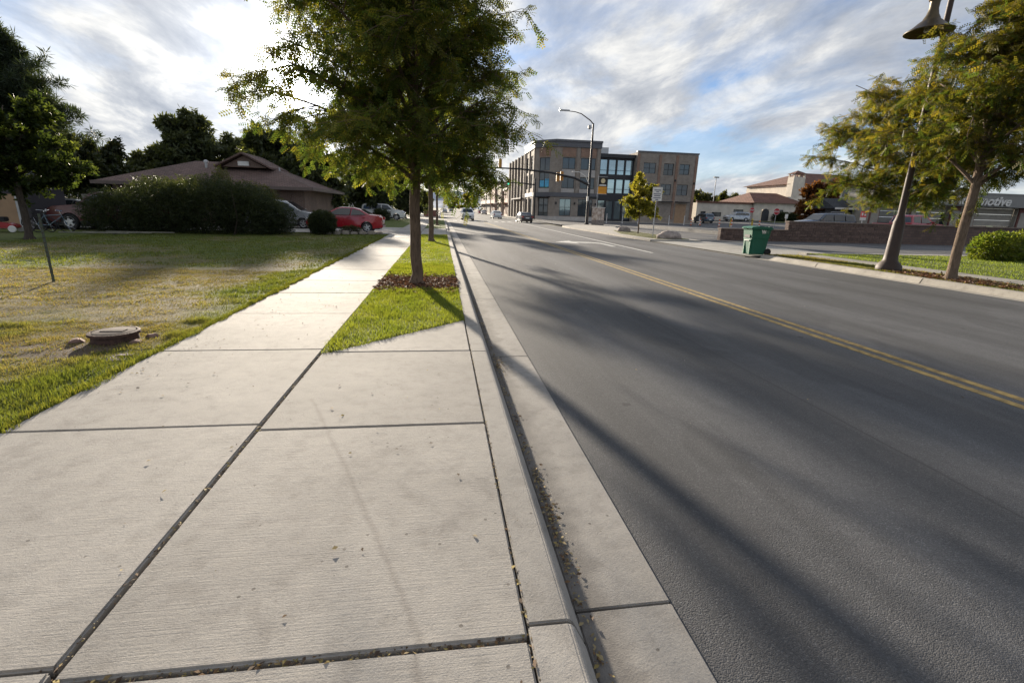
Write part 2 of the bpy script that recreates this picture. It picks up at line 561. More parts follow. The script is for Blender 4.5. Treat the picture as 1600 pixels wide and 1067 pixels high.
def lerp3(a, b, t):
    return np.asarray(a)[None] * (1 - t[:, None]) + np.asarray(b)[None] * t[:, None]


GRN, GR2, DRY, DIRT = (.085, .120, .025), (.150, .172, .048), (.205, .172, .100), (.135, .102, .070)


def dry_mask(x, y):
    n = vnoise(x, y, .55, 5)
    n2 = vnoise(x, y, 2.6, 3)
    band = np.exp(-((y - 9.9) / 3.6) ** 2) * sstep(-3.25, -4.6, x + .5 * (n2 - .5))
    near = np.exp(-((x + 4.6) / 1.5) ** 2 - ((y - 5.4) / .8) ** 2) * .9
    return np.clip(sstep(.34, .70, n * .75 + n2 * .25 + .40 * band - .12 + .14 * near), 0, 1)


def dirt_mask(x, y):
    n2 = vnoise(x + 31, y, 1.7, 4)
    a = np.exp(-((x + 4.0) / 1.15) ** 2 - ((y - 5.55) / .62) ** 2)
    n3 = vnoise(x + 3, y + 8, 6.5, 3)
    return sstep(.60, .82, n2 * .45 + n3 * .35 + a * .36)


def lawn_col(x, y):
    c = lerp3(GRN, GR2, vnoise(x, y, 3.1, 3))
    c = c * (1 - dry_mask(x, y)[:, None]) + np.asarray(DRY)[None] * dry_mask(x, y)[:, None]
    d = dirt_mask(x, y)[:, None]
    return c * (1 - d) + np.asarray(DIRT)[None] * d


def lawn_z(X, Y):
    return SW - .03 + (.05 * (vnoise(X, Y, .8, 3) - .5) + .035 * (vnoise(X + 5, Y, 4.2, 3) - .5)) * sstep(-3.0, -3.6, X) - .02 * sstep(-3., -4., X)


struct(grid('lawn', -16, -3.0, -5, 29.5, .09, lawn_z, MT['lawn'], lawn_col))
struct(grid('side_yard', -90, -16, -5, 29.5, 1.5, lambda X, Y: SW - .05 + 0 * X, MT['lawn'], lawn_col))
gcol = lambda x, y: lerp3(GRN, GR2, vnoise(x, y, 2.1, 3))
struct(grid('neighbour_lawn', -60, -3.0, 39, 68, 1.0, lambda X, Y: SW - .02 + 0 * X, MT['lawn'], gcol))
struct(sheet('driveway', [(-24, 29.5), (-3.0, 29.5), (-3.0, 39), (-24, 39)], SW - .012, MT['apron']))

# sidewalk: soil bed, each slab its own piece
bed = struct(sheet('sidewalk', [(-3.0, -5), (.316, -5), (.316, 69), (-3.0, 69)], .092, MT['soil']))
JY = [-4.3, -2.37, -.44, 1.48, 3.42, 5.36, 7.26, 9.05, 10.6]
while JY[-1] < 66:
    JY.append(JY[-1] + 1.9)
G = .007


def slab(x0, x1, y0, y1, par, mat, zt=SW, name='slab', th=.09, tilt=0.):
    m = MB().box(x0 + G, x1 - G, y0 + G, y1 - G, zt - th, zt)
    if tilt:
        m.v = [(x, y, z + tilt * (y - y0)) for x, y, z in m.v]
    return m.build(name, mat, par, bevel=.009, segs=2)


for a, b in zip(JY[:-1], JY[1:]):
    slab(-2.98, -1.315, a, b, bed, MT['walk'], SW + random.uniform(-.004, .004))
for a, b in [(-4.4, -2.47), (-2.47, -.5), (-.5, 1.42), (1.42, 3.32), (3.32, 5.24)]:
    slab(-1.305, .315, a + random.uniform(-.01, .01), b, bed, MT['walk'], SW + random.uniform(-.004, .003))
# wedge slab against the planted strip
MB().prism([(-1.22, 5.255), (.305, 5.255), (.305, 6.80)], 'z', .05, SW).build('slab', MT['walk'], bed, bevel=.009)
for a, b in [(29.7, 34.3), (34.3, 39.)]:
    slab(-1.305, .315, a, b, bed, MT['apron'], SW - .012)

curb = struct(MB().box(.30, .56, -5, 69, -.12, -.05).build('curb', MT['soil']))
gut = struct(MB().box(.57, 1.0, -5, 69, -.13, -.06).build('gutter', MT['soil']))
y = -5.98
while y < 68:
    y2 = y + 3.73
    low = 29.6 < (y + y2) / 2 < 39.2
    t = .045 if low else SW
    m = MB().prism([(.317, -.1), (.317, t), (.478, t), (.497, t - .012), (.507, t - .03), (.556, .006), (.556, -.1)], 'y', y + .006, y2 - .006)
    m.build('curb_section', MT['curb'], curb, bevel=.006)
    m = MB().prism([(.562, -.1), (.559, .006), (.70, .010), (.998, .014), (.998, -.1)], 'y', y + .16 + .006, y2 + .16 - .006)
    m.build('gutter_section', MT['gutter'], gut, bevel=.005)
    y = y2
# planted strips
poly = [(-1.30, 5.20), (.305, 6.86), (.305, 29.7), (-1.30, 29.7)]


def strip_col(x, y):
    c = lerp3(GRN, GR2, vnoise(x, y, 2.3, 3))
    d = sstep(.58, .75, vnoise(x + 9, y + 4, 1.6, 4))
    m = sstep(1., .55, np.abs(y - 10.35) / 1.05 + .35 * (vnoise(x, y, 3., 3) - .5))
    c = c * (1 - d[:, None]) + np.array((.16, .14, .07))[None] * d[:, None]
    return c * (1 - m[:, None]) + np.array((.12, .068, .042))[None] * m[:, None]


strip = grid('planting_strip', -1.302, .31, 5.2, 29.7, .08, lambda X, Y: SW - .012 + .02 * vnoise(X, Y, 2., 2), MT['lawn'], strip_col, None,
             lambda X, Y: 29.7 - (29.7 - Y) * (29.7 - (5.2 + (X + 1.30) * 1.035)) / 24.5)
struct(strip)
struct(grid('planting_strip', -1.302, .31, 39., 68.5, .5, lambda X, Y: SW + 0 * X, MT['lawn'], gcol))

# ---- right side
rbed = struct(sheet('far_sidewalk', [(13.75, -14), (16.9, -14), (16.9, 19.6), (13.75, 19.6)], .05, MT['soil']))
y = -12.
while y < 19:
    slab(15.5, 16.75, y, min(y + 1.8, 19.6), rbed, MT['apron'], SW + random.uniform(-.004, .004))
    y += 1.8
rc = struct(MB().box(13.14, 13.93, -14, 19.2, -.13, -.06).build('far_curb', MT['soil']))
y = -12.3
while y < 19:
    e = min(y + 4.05, 19.3)
    MB().prism([(13.12, -.1), (13.12, .004), (13.55, -.02), (13.61, -.02), (13.68, SW - .02), (13.71, SW), (13.92, SW), (13.92, -.1)], 'y', y + .012, e - .012).build('curb_section', MT['rcurb'], rc, bevel=.008)
    y = e
struct(grid('far_strip', 13.925, 15.49, -12, 19.5, .25, lambda X, Y: SW - .01 + .02 * vnoise(X, Y, 2., 2), MT['lawn'], lambda x, y: lerp3(GR2, (.20, .15, .06), sstep(.40, .62, vnoise(x, y, .9, 4)) * .8 + 0 * x)))
fl = grid('far_lawn', 16.76, 60, -12, 20.4, .5, lambda X, Y: SW - .015 + .02 * vnoise(X, Y, 1., 2), MT['lawn'], gcol)
struct(fl)
struct(MB().box(16.76, 60, 20.42, 21.0, -.1, .145).build('driveway_kerb', MT['rcurb'], bevel=.01))
ap = struct(sheet('driveway_apron', [(13.12, 19.3), (19.2, 19.3), (19.2, 29.6), (13.12, 29.6)], .052, MT['apron']))
for i, (x0, x1, y0, y1) in enumerate([(13.14, 15.4, 19.65, 22.6), (13.14, 15.4, 22.6, 26), (13.14, 15.4, 26, 29.6), (15.4, 17.2, 19.65, 22.6), (15.4, 17.2, 22.6, 26), (15.4, 17.2, 26, 29.6)]):
    m = MB().box(x0 + .01, x1 - .01, y0 + .01, y1 - .01, .0, .066)
    m.v = [(x, yy, z - (.055 if x < 13.5 else 0)) for x, yy, z in m.v]
    m.build('slab', MT['apron'], ap, bevel=.006)
isl = struct(MB().prism([(13.12, 29.6), (16.6, 29.6), (17.6, 45), (19.5, 54), (23.5, 62.5), (21, 64.5), (17.2, 61.5), (13.6, 55), (13.12, 50)], 'z', -.1, SW).build('corner_pavement', MT['rcurb'], bevel=.02))
struct(MB().prism([(13.9, 30.4), (16.2, 30.4), (17.0, 43), (15.6, 43.5), (13.9, 37)], 'z', SW - .02, SW + .03).build('island_lawn', MT['lawn'], bevel=.02))
io = bpy.data.objects['island_lawn']
a = io.data.attributes.new('col', 'FLOAT_COLOR', 'POINT')
a.data.foreach_set('color', [c for _ in io.data.vertices for c in (.13, .13, .045, 1)])
# far corner pavement in front of the brick block
struct(MB().prism([(15.5, 89), (90, 89), (90, 96), (15.5, 170)], 'z', -.1, .12).build('pavement', MT['rcurb'], bevel=.02))
struct(MB().prism([(-.5, 89), (-.5, 240), (-6, 240), (-6, 89)], 'z', -.1, .12).build('pavement', MT['rcurb'], bevel=.02))

# ---- road markings
mk = struct(MB().box(5.44, 5.55, -14, 66, .001, .004).build('centre_line', MT['yellow']))
struct(MB().box(5.67, 5.78, -14, 66, .001, .004).build('centre_line', MT['yellow']))
struct(MB().quad((9.30, 20.8, .004), (9.46, 20.8, .004), (10.62, 66, .004), (10.46, 66, .004)).build('lane_line', MT['white']))
struct(MB().quad((6.0, 67.2, .004), (12.9, 67.2, .004), (12.9, 67.75, .004), (6.0, 67.75, .004)).build('stop_line', MT['white']))
for k in range(12):
    struct(MB().quad((1.6 + k * .98, 69, .005), (2.05 + k * .98, 69, .005), (2.05 + k * .98, 71.8, .005), (1.6 + k * .98, 71.8, .005)).build('crosswalk_bar', MT['white']))
arrow = [(8.75, 24.4), (9.0, 24.4), (9.0, 26.9), (8.5, 27.6), (7.5, 27.75), (7.5, 28.5), (6.4, 27.3), (7.5, 26.1), (7.5, 26.85), (8.4, 26.75), (8.75, 26.3)]
struct(MB().quad(*[(x, y_, .005) for x, y_ in arrow]).build('turn_arrow', MT['white']))

# ---- mountains and sky-line hills
hx = np.linspace(-9000, 9000, 260)
Vh, Fh = [], []
for j, yy in enumerate((7600, 8400, 9300, 10500)):
    for x in hx:
        h = [0, .45, 1., .6][j] * (120 + 330 * float(vnoise(x * .00055, yy * .0003, 1., 6)))
        Vh.append((float(x), yy, h - 5))
n = len(hx)
for j in range(3):
    for i in range(n - 1):
        Fh.append((j * n + i, j * n + i + 1, (j + 1) * n + i + 1, (j + 1) * n + i))
me = bpy.data.meshes.new('mountains')
me.from_pydata(Vh, [], Fh)
struct(link('mountains', me, M('haze tinted snowy rock', (.30, .36, .46), .9, var=.35, vs=.004, col2=(.62, .66, .74))))  # blue of the distant air haze is put into the snowy rock colour

# ------------------------------------------------------------------ grass blades
def blades(name, P, colr, hgt, wid, label, par=None):
    n = len(P)
    az = rng.random(n) * 2 * math.pi
    h = hgt * (.55 + .8 * rng.random(n))
    wd = wid * (.7 + .6 * rng.random(n))
    ln = .55 * h * rng.random(n)
    la = rng.random(n) * 2 * math.pi
    dx, dy = np.cos(az) * wd * .5, np.sin(az) * wd * .5
    V = np.empty((n, 3, 3), np.float32)
    V[:, 0] = P + np.stack([dx, dy, 0 * dx], -1)
    V[:, 1] = P - np.stack([dx, dy, 0 * dx], -1)
    V[:, 2] = P + np.stack([np.cos(la) * ln, np.sin(la) * ln, h], -1)
    c = np.repeat(colr * (.7 + .65 * rng.random((n, 1))), 3, 0)
    o = raw_mesh(name, V.reshape(-1, 3), 3, MT['grass'], par, c)
    stuff(o)
    tag(o, label, 'grass')
    return o


def scatter(n, x0, x1, y0, y1):
    return rng.uniform(x0, x1, n), rng.uniform(y0, y1, n)


# left lawn, density falls off with distance and is thin where dry
X, Y = [], []
for n, a in ((70000, (-5.6, -2.97, 2.2, 7.)), (80000, (-9.5, -2.97, 5.5, 12.5)), (60000, (-15.5, -2.97, 10.5, 29.3))):
    x, yq = scatter(n, *a)
    X.append(x)
    Y.append(yq)
X, Y = np.concatenate(X), np.concatenate(Y)
keep = rng.random(len(X)) > np.clip(.15 * dry_mask(X, Y) + .85 * dirt_mask(X, Y), 0, .93)
X, Y = X[keep], Y[keep]
tuft = vnoise(X, Y, 4.5, 2)
dm = dry_mask(X, Y)
gm = (rng.random(len(X)) < .17)[:, None]
cl_ = np.where(gm, lerp3(GRN, (.20, .20, .05), rng.random(len(X))), lawn_col(X, Y)) * (1 + .5 * (tuft[:, None] - .5))
hh = np.where(dm > .5, .026, .045) * (.25 + 1.6 * tuft ** 1.5) * np.where(Y > 12, 1.1, 1.)
blades('grass', np.stack([X, Y, lawn_z(X, Y) - .002], -1), cl_, hh, np.where(Y < 8, .0075, np.where(Y < 13, .012, .025)), 'patchy green and straw coloured grass of the left lawn')
X, Y = scatter(26000, -3.06, -2.90, 1.5, 26)
ok = X < -2.985 + .085 * vnoise(X * 0, Y, 5., 3) ** 2 * 2
X, Y = X[ok], Y[ok]
blades('grass', np.stack([X, Y, SW - .012 + 0 * X], -1), lerp3(GRN, (.20, .20, .05), rng.random(len(X))), .05 * (.4 + vnoise(X, Y, 6., 2)), np.where(Y < 8, .008, .016), 'ragged grass creeping over the left edge of the sidewalk')
X, Y = scatter(60000, -1.31, .31, 5.2, 14.)
ok = (Y > 5.15 + (X + 1.30) * 1.035 - .07 * vnoise(X, Y, 7., 2))
X, Y = X[ok], Y[ok]
X2, Y2 = scatter(24000, -1.31, .31, 14, 29.7)
X, Y = np.concatenate([X, X2]), np.concatenate([Y, Y2])
ok = rng.random(len(X)) > sstep(1., .55, np.abs(Y - 10.35) / 1.05 + .35 * (vnoise(X, Y, 3., 3) - .5)) * 1.1
X, Y = X[ok], Y[ok]
tf = vnoise(X, Y, 3.3, 3)
c_ = lerp3((.14, .20, .03), (.29, .31, .065), vnoise(X, Y, 2.3, 3) * .9)
blades('grass', np.stack([X, Y, SW - .012 + 0 * X], -1), c_, .05 * (.55 + .9 * tf), np.where(Y < 9, .0085, .016), 'bright green mown grass in the strip between sidewalk and curb')
X, Y = scatter(16000, 13.93, 15.5, 2, 19.5)
blades('grass', np.stack([X, Y, SW - .005 + 0 * X], -1), lerp3((.11, .15, .03), (.22, .17, .06), vnoise(X, Y, .9, 4)), .045 + 0 * X, .022, 'thin yellowing grass beside the far curb')
X, Y = scatter(34000, 16.78, 34, 8, 20.4)
blades('grass', np.stack([X, Y, SW - .01 + 0 * X], -1), lerp3((.13, .19, .028), (.22, .27, .05), vnoise(X, Y, 1.5, 3)), .05 + 0 * X, .03, 'lush green grass of the lawn beyond the far sidewalk')

# ------------------------------------------------------------------ litter and mulch
T_LEAF = np.array([(0, 0, 0), (.5, .27, .09), (1, 0, -.04), (.5, -.27, .09)], np.float32)


def frames(D_, Up):
    x = D_ / np.maximum(np.linalg.norm(D_, axis=1, keepdims=True), 1e-9)
    z = Up - (Up * x).sum(1, keepdims=True) * x
    z /= np.maximum(np.linalg.norm(z, axis=1, keepdims=True), 1e-9)
    return x, np.cross(z, x), z


def leaf_mesh(name, P, D_, Up, sc, tm, mat, par, col):
    x, y, z = frames(D_, Up)
    sc = np.asarray(sc)[:, None, None]
    V = P[:, None, :] + sc * (tm[None, :, 0:1] * x[:, None] + tm[None, :, 1:2] * y[:, None] + tm[None, :, 2:3] * z[:, None])
    c = np.repeat(col, len(tm), 0)
    return raw_mesh(name, V.reshape(-1, 3), 4, mat, par, c)


def litter(name, X, Y, Z, size, cols, label, cat, up=.35):
    n = len(X)
    P = np.stack([X, Y, Z], -1)
    D_ = np.stack([rng.normal(size=n), rng.normal(size=n), .12 * rng.normal(size=n)], -1)
    Up = np.stack([up * rng.normal(size=n), up * rng.normal(size=n), np.ones(n)], -1)
    cc = np.asarray(cols)[rng.integers(0, len(cols), n)] * (.7 + .6 * rng.random((n, 1)))
    o = leaf_mesh(name, P, D_, Up, size * (.4 + 1.3 * rng.random(n) ** 2), T_LEAF, MT['litter'], None, cc)
    stuff(o)
    return tag(o, label, cat)


TAN = [(.26, .19, .09), (.30, .24, .13), (.18, .11, .055), (.12, .08, .05), (.36, .28, .10), (.09, .06, .04)]
xs, ys, zs = [], [], []
for n, f in ((230, lambda n: (rng.uniform(-1.3, .3, n), 1.42 + .008 * rng.normal(size=n), .118)),
             (260, lambda n: (-1.31 + .009 * rng.normal(size=n), rng.uniform(.9, 5.2, n), .120)),
             (60, lambda n: (rng.uniform(-2.9, -1.3, n), 1.48 + .01 * rng.normal(size=n), .120)),
             (260, lambda n: (.316 + .006 * rng.normal(size=n), rng.uniform(.9, 6, n), .122)),
             (700, lambda n: (.57 + np.abs(.022 * rng.normal(size=n)), rng.uniform(1.0, 9, n), .016)),
             (300, lambda n: (.575 + np.abs(.03 * rng.normal(size=n)), 2.35 + .4 * rng.normal(size=n), .018)),
             (160, lambda n: (.585 + np.abs(.05 * rng.normal(size=n)), 5.05 + .16 * rng.normal(size=n), .018)),
             (120, lambda n: (rng.uniform(-2.9, .4, n), rng.uniform(1, 8, n), SW + .004)),
             (260, lambda n: (-2.2 + .5 * rng.normal(size=n), 8.8 + 1.6 * rng.normal(size=n), SW + .004)),
             (60, lambda n: (-2.75 + .14 * rng.normal(size=n), rng.uniform(4, 6, n), SW + .004))):
    a, b, c = f(n)
    xs.append(a)
    ys.append(b)
    zs.append(np.full(n, c) + .006 * rng.random(n))
litter('fallen_leaves', np.concatenate(xs), np.concatenate(ys), np.concatenate(zs), .020, TAN, 'small tan leaves caught in sidewalk joints and gutter', 'leaves')
xs = rng.uniform(1.1, 13, 260)
litter('fallen_leaves', xs, rng.uniform(2, 30, 260), np.full(260, .008), .028, TAN + [(.45, .42, .36)], 'stray pale leaves scattered over the asphalt', 'leaves')
CH = [(.20, .09, .05), (.13, .07, .045), (.26, .14, .08), (.10, .06, .045)]
n = 9000
x, yq = rng.uniform(-1.29, .30, n), 10.35 + .62 * rng.normal(size=n) * .8
litter('bark_mulch', x, yq, SW + .012 + .03 * rng.random(n), .055, CH, 'reddish bark mulch round the nearest street tree', 'mulch', .8)
n = 2600
x, yq = 14.4 + .42 * rng.normal(size=n), 11.7 + .95 * rng.normal(size=n)
ok = (x > 13.95) & (x < 15.48)
litter('bark_mulch', x[ok], yq[ok], SW + .01 + .03 * rng.random(ok.sum()), .09, CH + [(.34, .24, .14)], 'loose mulch round the pale trunk by the far curb', 'mulch', .8)


# ------------------------------------------------------------------ trees and shrubs
def compound(k=5, ll=.30, lw=.145, droop=.10):
    q = []
    for i in range(k):
        x0 = .12 + .85 * i / (k - 1)
        for s in (-1, 1):
            d = np.array((.52, s * .85, -.25))
            d /= np.linalg.norm(d)
            side = np.array((.85, -s * .52, 0.))
            p0 = np.array((x0, 0, -droop * x0 * x0))
            L = ll * (1.05 - .5 * abs(i / (k - 1) - .45))
            q += [p0, p0 + d * L * .5 + side * lw * .5, p0 + d * L, p0 + d * L * .5 - side * lw * .5]
    return np.array(q, np.float32)


def cluster(k=5, seed=1, ll=.55, lw=.30):
    r = np.random.default_rng(seed)
    q = []
    for i in range(k):
        a = 2.4 * i + r.random()
        d = np.array((math.cos(a) * .8 + .3, math.sin(a) * .8, r.uniform(-.5, .6)))
        d /= np.linalg.norm(d)
        s = np.cross(d, (0, 0, 1.)) + .4 * r.normal(size=3)
        s /= np.linalg.norm(s)
        p0 = d * .1
        q += [p0, p0 + d * ll * .5 + s * lw * .5, p0 + d * ll, p0 + d * ll * .5 - s * lw * .5]
    return np.array(q, np.float32)


T_COMP, T_CLU, T_CLU3 = compound(), cluster(), cluster(3, 4, .8, .34)
T_NEED = cluster(6, 9, .8, .10)


def bez(a, b, c, n):
    t = np.linspace(0, 1, n)[:, None]
    return a * (1 - t) ** 2 + 2 * b * t * (1 - t) + c * t * t


def tree(name, label, base, H, hf, prof, r0, nl=12, nsub=9, ntw=6, lpt=16, ls=.2, tm=None, cols=((.04, .07, .015), (.16, .15, .02)), ybias=.25,
         seed=1, bark='bark', leafm='leaf', group=None, droop=.6, lean=(0, 0), tw=.5, cat='tree', skew=(0, 0), flare=1.5, up=.7, low=.05, rs=(.72, 1.)):
    tm = T_COMP if tm is None else tm
    r = np.random.default_rng(seed)
    root = thing(name, label, cat, base, 0, group)
    mb = MB()
    top = np.array((lean[0], lean[1], H * .93))
    tp = [np.array((0, 0, -.1)), np.array((0, 0, .03))]
    rad = [r0 * flare * 1.15, r0 * flare]
    for t in (.05, .12, .3, .55, .8, 1.):
        z = hf * t
        tp.append(np.array((lean[0] * z / H + .012 * r.normal(), lean[1] * z / H + .012 * r.normal(), z)))
        rad.append(r0 * (1.12 if t < .06 else 1.02 - .16 * t))
    for t in (.25, .5, .75, 1.):
        tp.append(np.array((lean[0] * .8 + .08 * r.normal(), lean[1] * .8 + .08 * r.normal(), hf + (H * .93 - hf) * t)))
        rad.append(r0 * .8 * (1 - t) + .012)
    mb.tube([tuple(p) for p in tp], rad, 12)
    LP, LD, LU = [], [], []
    for i in range(nl):
        u = (i + .5) / nl
        zs = hf + (H - hf) * .52 * u ** 1.2
        te = min(1., max(.0, low + .92 * u + .06 * r.normal()))
        ze = hf + (H - hf) * te
        az = i * 2.399 + .35 * r.normal()
        rr = prof(te) * r.uniform(*rs)
        d = np.array((math.cos(az), math.sin(az), 0.))
        sk = np.array((skew[0], skew[1], 0.)) * (.5 + .5 * te)
        a = np.array((lean[0] * zs / H, lean[1] * zs / H, zs))
        c = np.array((d[0] * rr, d[1] * rr, ze)) + sk
        b = a + d * rr * .38 + np.array((0, 0, max(.2, (ze - zs) * up)))
        L = bez(a, b, c, 9)
        rl = r0 * (.42 - .2 * u)
        mb.tube([tuple(p) for p in L], np.linspace(rl, .011, 9), 6, False)
        for j in range(nsub):
            t = .22 + .78 * (j + r.random() * .6) / nsub
            k = min(8, int(t * 8))
            p = L[k]
            tg = L[min(8, k + 1)] - L[max(0, k - 1)]
            tg /= np.linalg.norm(tg) + 1e-9
            dv = tg * .55 + .75 * r.normal(size=3) * np.array((1, 1, .55)) + d * .2
            dv /= np.linalg.norm(dv)
            ln = prof(te) * r.uniform(.22, .46) * (1.15 - .45 * t) + .15
            e = p + dv * ln + np.array((0, 0, -.12 * ln))
            Sb = bez(p, p + dv * ln * .5 + np.array((0, 0, .10 * ln)), e, 5)
            mb.tube([tuple(q) for q in Sb], np.linspace(max(.008, rl * .3), .005, 5), 4, False)
            for m in range(ntw):
                t2 = .25 + .75 * (m + r.random()) / ntw
                q = Sb[min(4, int(t2 * 4.99))]
                dw = dv * .5 + .8 * r.normal(size=3) * np.array((1, 1, .6))
                dw /= np.linalg.norm(dw)
                tl = tw * r.uniform(.5, 1.2)
                e2 = q + dw * tl + np.array((0, 0, -.18 * tl))
                if tw > .25:
                    mb.tube([tuple(q), tuple((q + e2) / 2 + (0, 0, .03)), tuple(e2)], [.006, .005, .003], 3, False)
                s = r.random(lpt)[:, None]
                P = q + (e2 - q) * s + .05 * r.normal(size=(lpt, 3)) * tw
                LP.append(P)
                D_ = dw[None] * .5 + .75 * r.normal(size=(lpt, 3)) * np.array((1, 1, .5)) + np.array((0, 0, -droop))
                LD.append(D_)
                LU.append(.55 * r.normal(size=(lpt, 3)) + np.array((0, 0, 1.)))
    P, D_, U_ = np.concatenate(LP), np.concatenate(LD), np.concatenate(LU)
    n = len(P)
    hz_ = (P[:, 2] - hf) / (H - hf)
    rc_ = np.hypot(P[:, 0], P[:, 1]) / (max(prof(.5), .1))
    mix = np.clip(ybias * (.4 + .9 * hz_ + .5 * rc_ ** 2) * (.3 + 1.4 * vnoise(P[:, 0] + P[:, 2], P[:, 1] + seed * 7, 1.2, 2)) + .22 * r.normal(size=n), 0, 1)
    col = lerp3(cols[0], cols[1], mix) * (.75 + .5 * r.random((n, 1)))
    mb.build('trunk', MT[bark], root, smooth=True)
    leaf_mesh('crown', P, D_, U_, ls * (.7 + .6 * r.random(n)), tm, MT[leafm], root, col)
    return root


def shrub(name, label, loc, blobs, n, ls, cols, mat='dleaf', tm=None, seed=3, cat='shrub', group=None, stems=14, shell=.55, ymix=.3, rough=.22):
    """blobs: (x,y,z,rx,ry,rz) ellipsoids in local space, leaves spread through an uneven outer shell"""
    tm = T_CLU3 if tm is None else tm
    r = np.random.default_rng(seed)
    root = thing(name, label, cat, loc, 0, group)
    vol = np.array([b[3] * b[4] + b[4] * b[5] + b[3] * b[5] for b in blobs])
    cnt = (n * vol / vol.sum()).astype(int)
    PP, DD = [], []
    for (x, y, z, rx, ry, rz_), c in zip(blobs, cnt):
        d = r.normal(size=(c, 3))
        d /= np.linalg.norm(d, axis=1, keepdims=True)
        bump = 1 + rough * 2 * (vnoise(d[:, 0] * 3 + x, d[:, 1] * 3 + d[:, 2] * 4 + y, 1.6, 3) - .5)
        rad = (1 - shell * r.random(c) ** 1.6) * bump
        P = np.array((x, y, z)) + d * rad[:, None] * np.array((rx, ry, rz_))
        k = P[:, 2] > .02
        PP.append(P[k])
        DD.append(d[k])
    P, d = np.concatenate(PP), np.concatenate(DD)
    n = len(P)
    D_ = d + .6 * r.normal(size=(n, 3)) + np.array((0, 0, .25))
    U_ = .6 * r.normal(size=(n, 3)) + np.array((0, 0, 1.))
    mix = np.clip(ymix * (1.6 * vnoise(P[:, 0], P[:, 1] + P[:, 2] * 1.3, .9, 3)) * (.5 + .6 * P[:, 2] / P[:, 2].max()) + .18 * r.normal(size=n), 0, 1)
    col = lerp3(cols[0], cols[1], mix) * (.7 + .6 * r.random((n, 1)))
    mb = MB()
    for i in range(stems):
        b = blobs[i % len(blobs)]
        x, y = b[0] + b[3] * .45 * r.normal(), b[1] + b[4] * .35 * r.normal()
        mb.tube([(x * .9, y * .9, -.05), (x + .1 * r.normal(), y, b[2] * .6), (x + b[3] * .3 * r.normal(), y + b[4] * .3 * r.normal(), b[2] + b[5] * .6)], [.03, .022, .008], 5, False)
    stuff(mb.build('stems', MT['barkd'], root, smooth=True))
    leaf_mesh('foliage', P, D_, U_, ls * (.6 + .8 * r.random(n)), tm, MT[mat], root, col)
    return root


def vase(R0, R1, peak=.55, Rt=.35):
    def f(t):
        return R0 + (R1 - R0) * math.sin(min(1, t / peak) * math.pi / 2) if t < peak else R1 - (R1 - Rt) * ((t - peak) / (1 - peak)) ** 1.6
    return f


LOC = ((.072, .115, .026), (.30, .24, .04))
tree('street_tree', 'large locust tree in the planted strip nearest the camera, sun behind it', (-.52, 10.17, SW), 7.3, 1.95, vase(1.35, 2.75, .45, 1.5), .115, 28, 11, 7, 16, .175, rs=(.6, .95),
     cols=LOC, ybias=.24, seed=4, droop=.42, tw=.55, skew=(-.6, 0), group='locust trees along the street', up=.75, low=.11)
tree('street_tree', 'second locust tree from the camera in the planted strip', (-.50, 23.7, SW), 6.6, 2.3, vase(.8, 2.3, .5, .9), .12, 12, 8, 5, 11, .26, low=.2, droop=.2, cols=LOC, ybias=.2, seed=5, group='locust trees along the street', tw=.5)
tree('street_tree', 'small locust tree beyond the driveway, third along the planted strip', (-.42, 46., SW), 6.2, 2.5, vase(.6, 1.6, .5, .8), .11, 10, 7, 4, 9, .30, low=.2, droop=.1, cols=LOC, ybias=.2, seed=6, group='locust trees along the street', tw=.5, tm=T_CLU)
tree('street_tree', 'locust tree with pale sunlit trunk and yellowing top by the far curb', (14.33, 11.77, SW), 7.9, 2.45, vase(2.0, 3.2, .32, 1.1), .125, 24, 11, 7, 16, .20, cols=((.062, .10, .022), (.33, .23, .035)), ybias=.27, low=.17, seed=8, bark='barkl', group='locust trees along the street', droop=.3, tw=.6, skew=(1.8, .4))
tree('street_tree', 'locust tree just behind the bell lamp post on the far side', (17.2, 16.5, SW), 7.0, 2.2, vase(1.3, 3.1, .42, 1.2), .09, 20, 10, 7, 13, .21, cols=((.062, .10, .022), (.33, .23, .035)), ybias=.27, seed=9, bark='barkl', group='locust trees along the street', droop=.3, tw=.55, skew=(-1.3, -.2), low=.08)
tree('young_tree', 'small yellow green tree beside the white sign on the corner island', (15.8, 38.2, SW), 4.5, 1.35, vase(.8, 1.75, .4, .5), .055, 10, 7, 5, 9, .30, cols=((.13, .155, .03), (.36, .30, .05)), ybias=.4, seed=12, tm=T_CLU, droop=.2, tw=.4)
tree('shade_tree', 'broad leafed tree at left edge in front of the dark garage', (-15.5, 21.0, .1), 5.0, 1.9, vase(1.2, 2.1, .4, .8), .12, 12, 8, 5, 10, .30, cols=((.034, .055, .018), (.11, .13, .03)), ybias=.25, seed=13, bark='barkd', tm=T_CLU, droop=.15, tw=.45)
tree('spruce_tree', 'tall dark conifer towering behind the garage at left', (-34.5, 47, 0), 15.5, 1.5, lambda t: 8.6 * (1 - t) ** .8 + .5, .35, 60, 10, 4, 10, .75, cols=((.034, .052, .030), (.07, .085, .04)), ybias=.2, seed=14, bark='barkd', leafm='dleaf', tm=T_NEED, droop=.4, tw=.9, up=.2)
tree('broadleaf_tree', 'dark tree with bare twigs to the right of the tall conifer', (-26.5, 44, 0), 6.3, 1.4, vase(1.6, 3.0, .4, .8), .22, 14, 8, 5, 9, .55, cols=((.032, .046, .020), (.09, .09, .03)), ybias=.25, seed=15, bark='barkd', leafm='dleaf', tm=T_CLU, tw=.7)
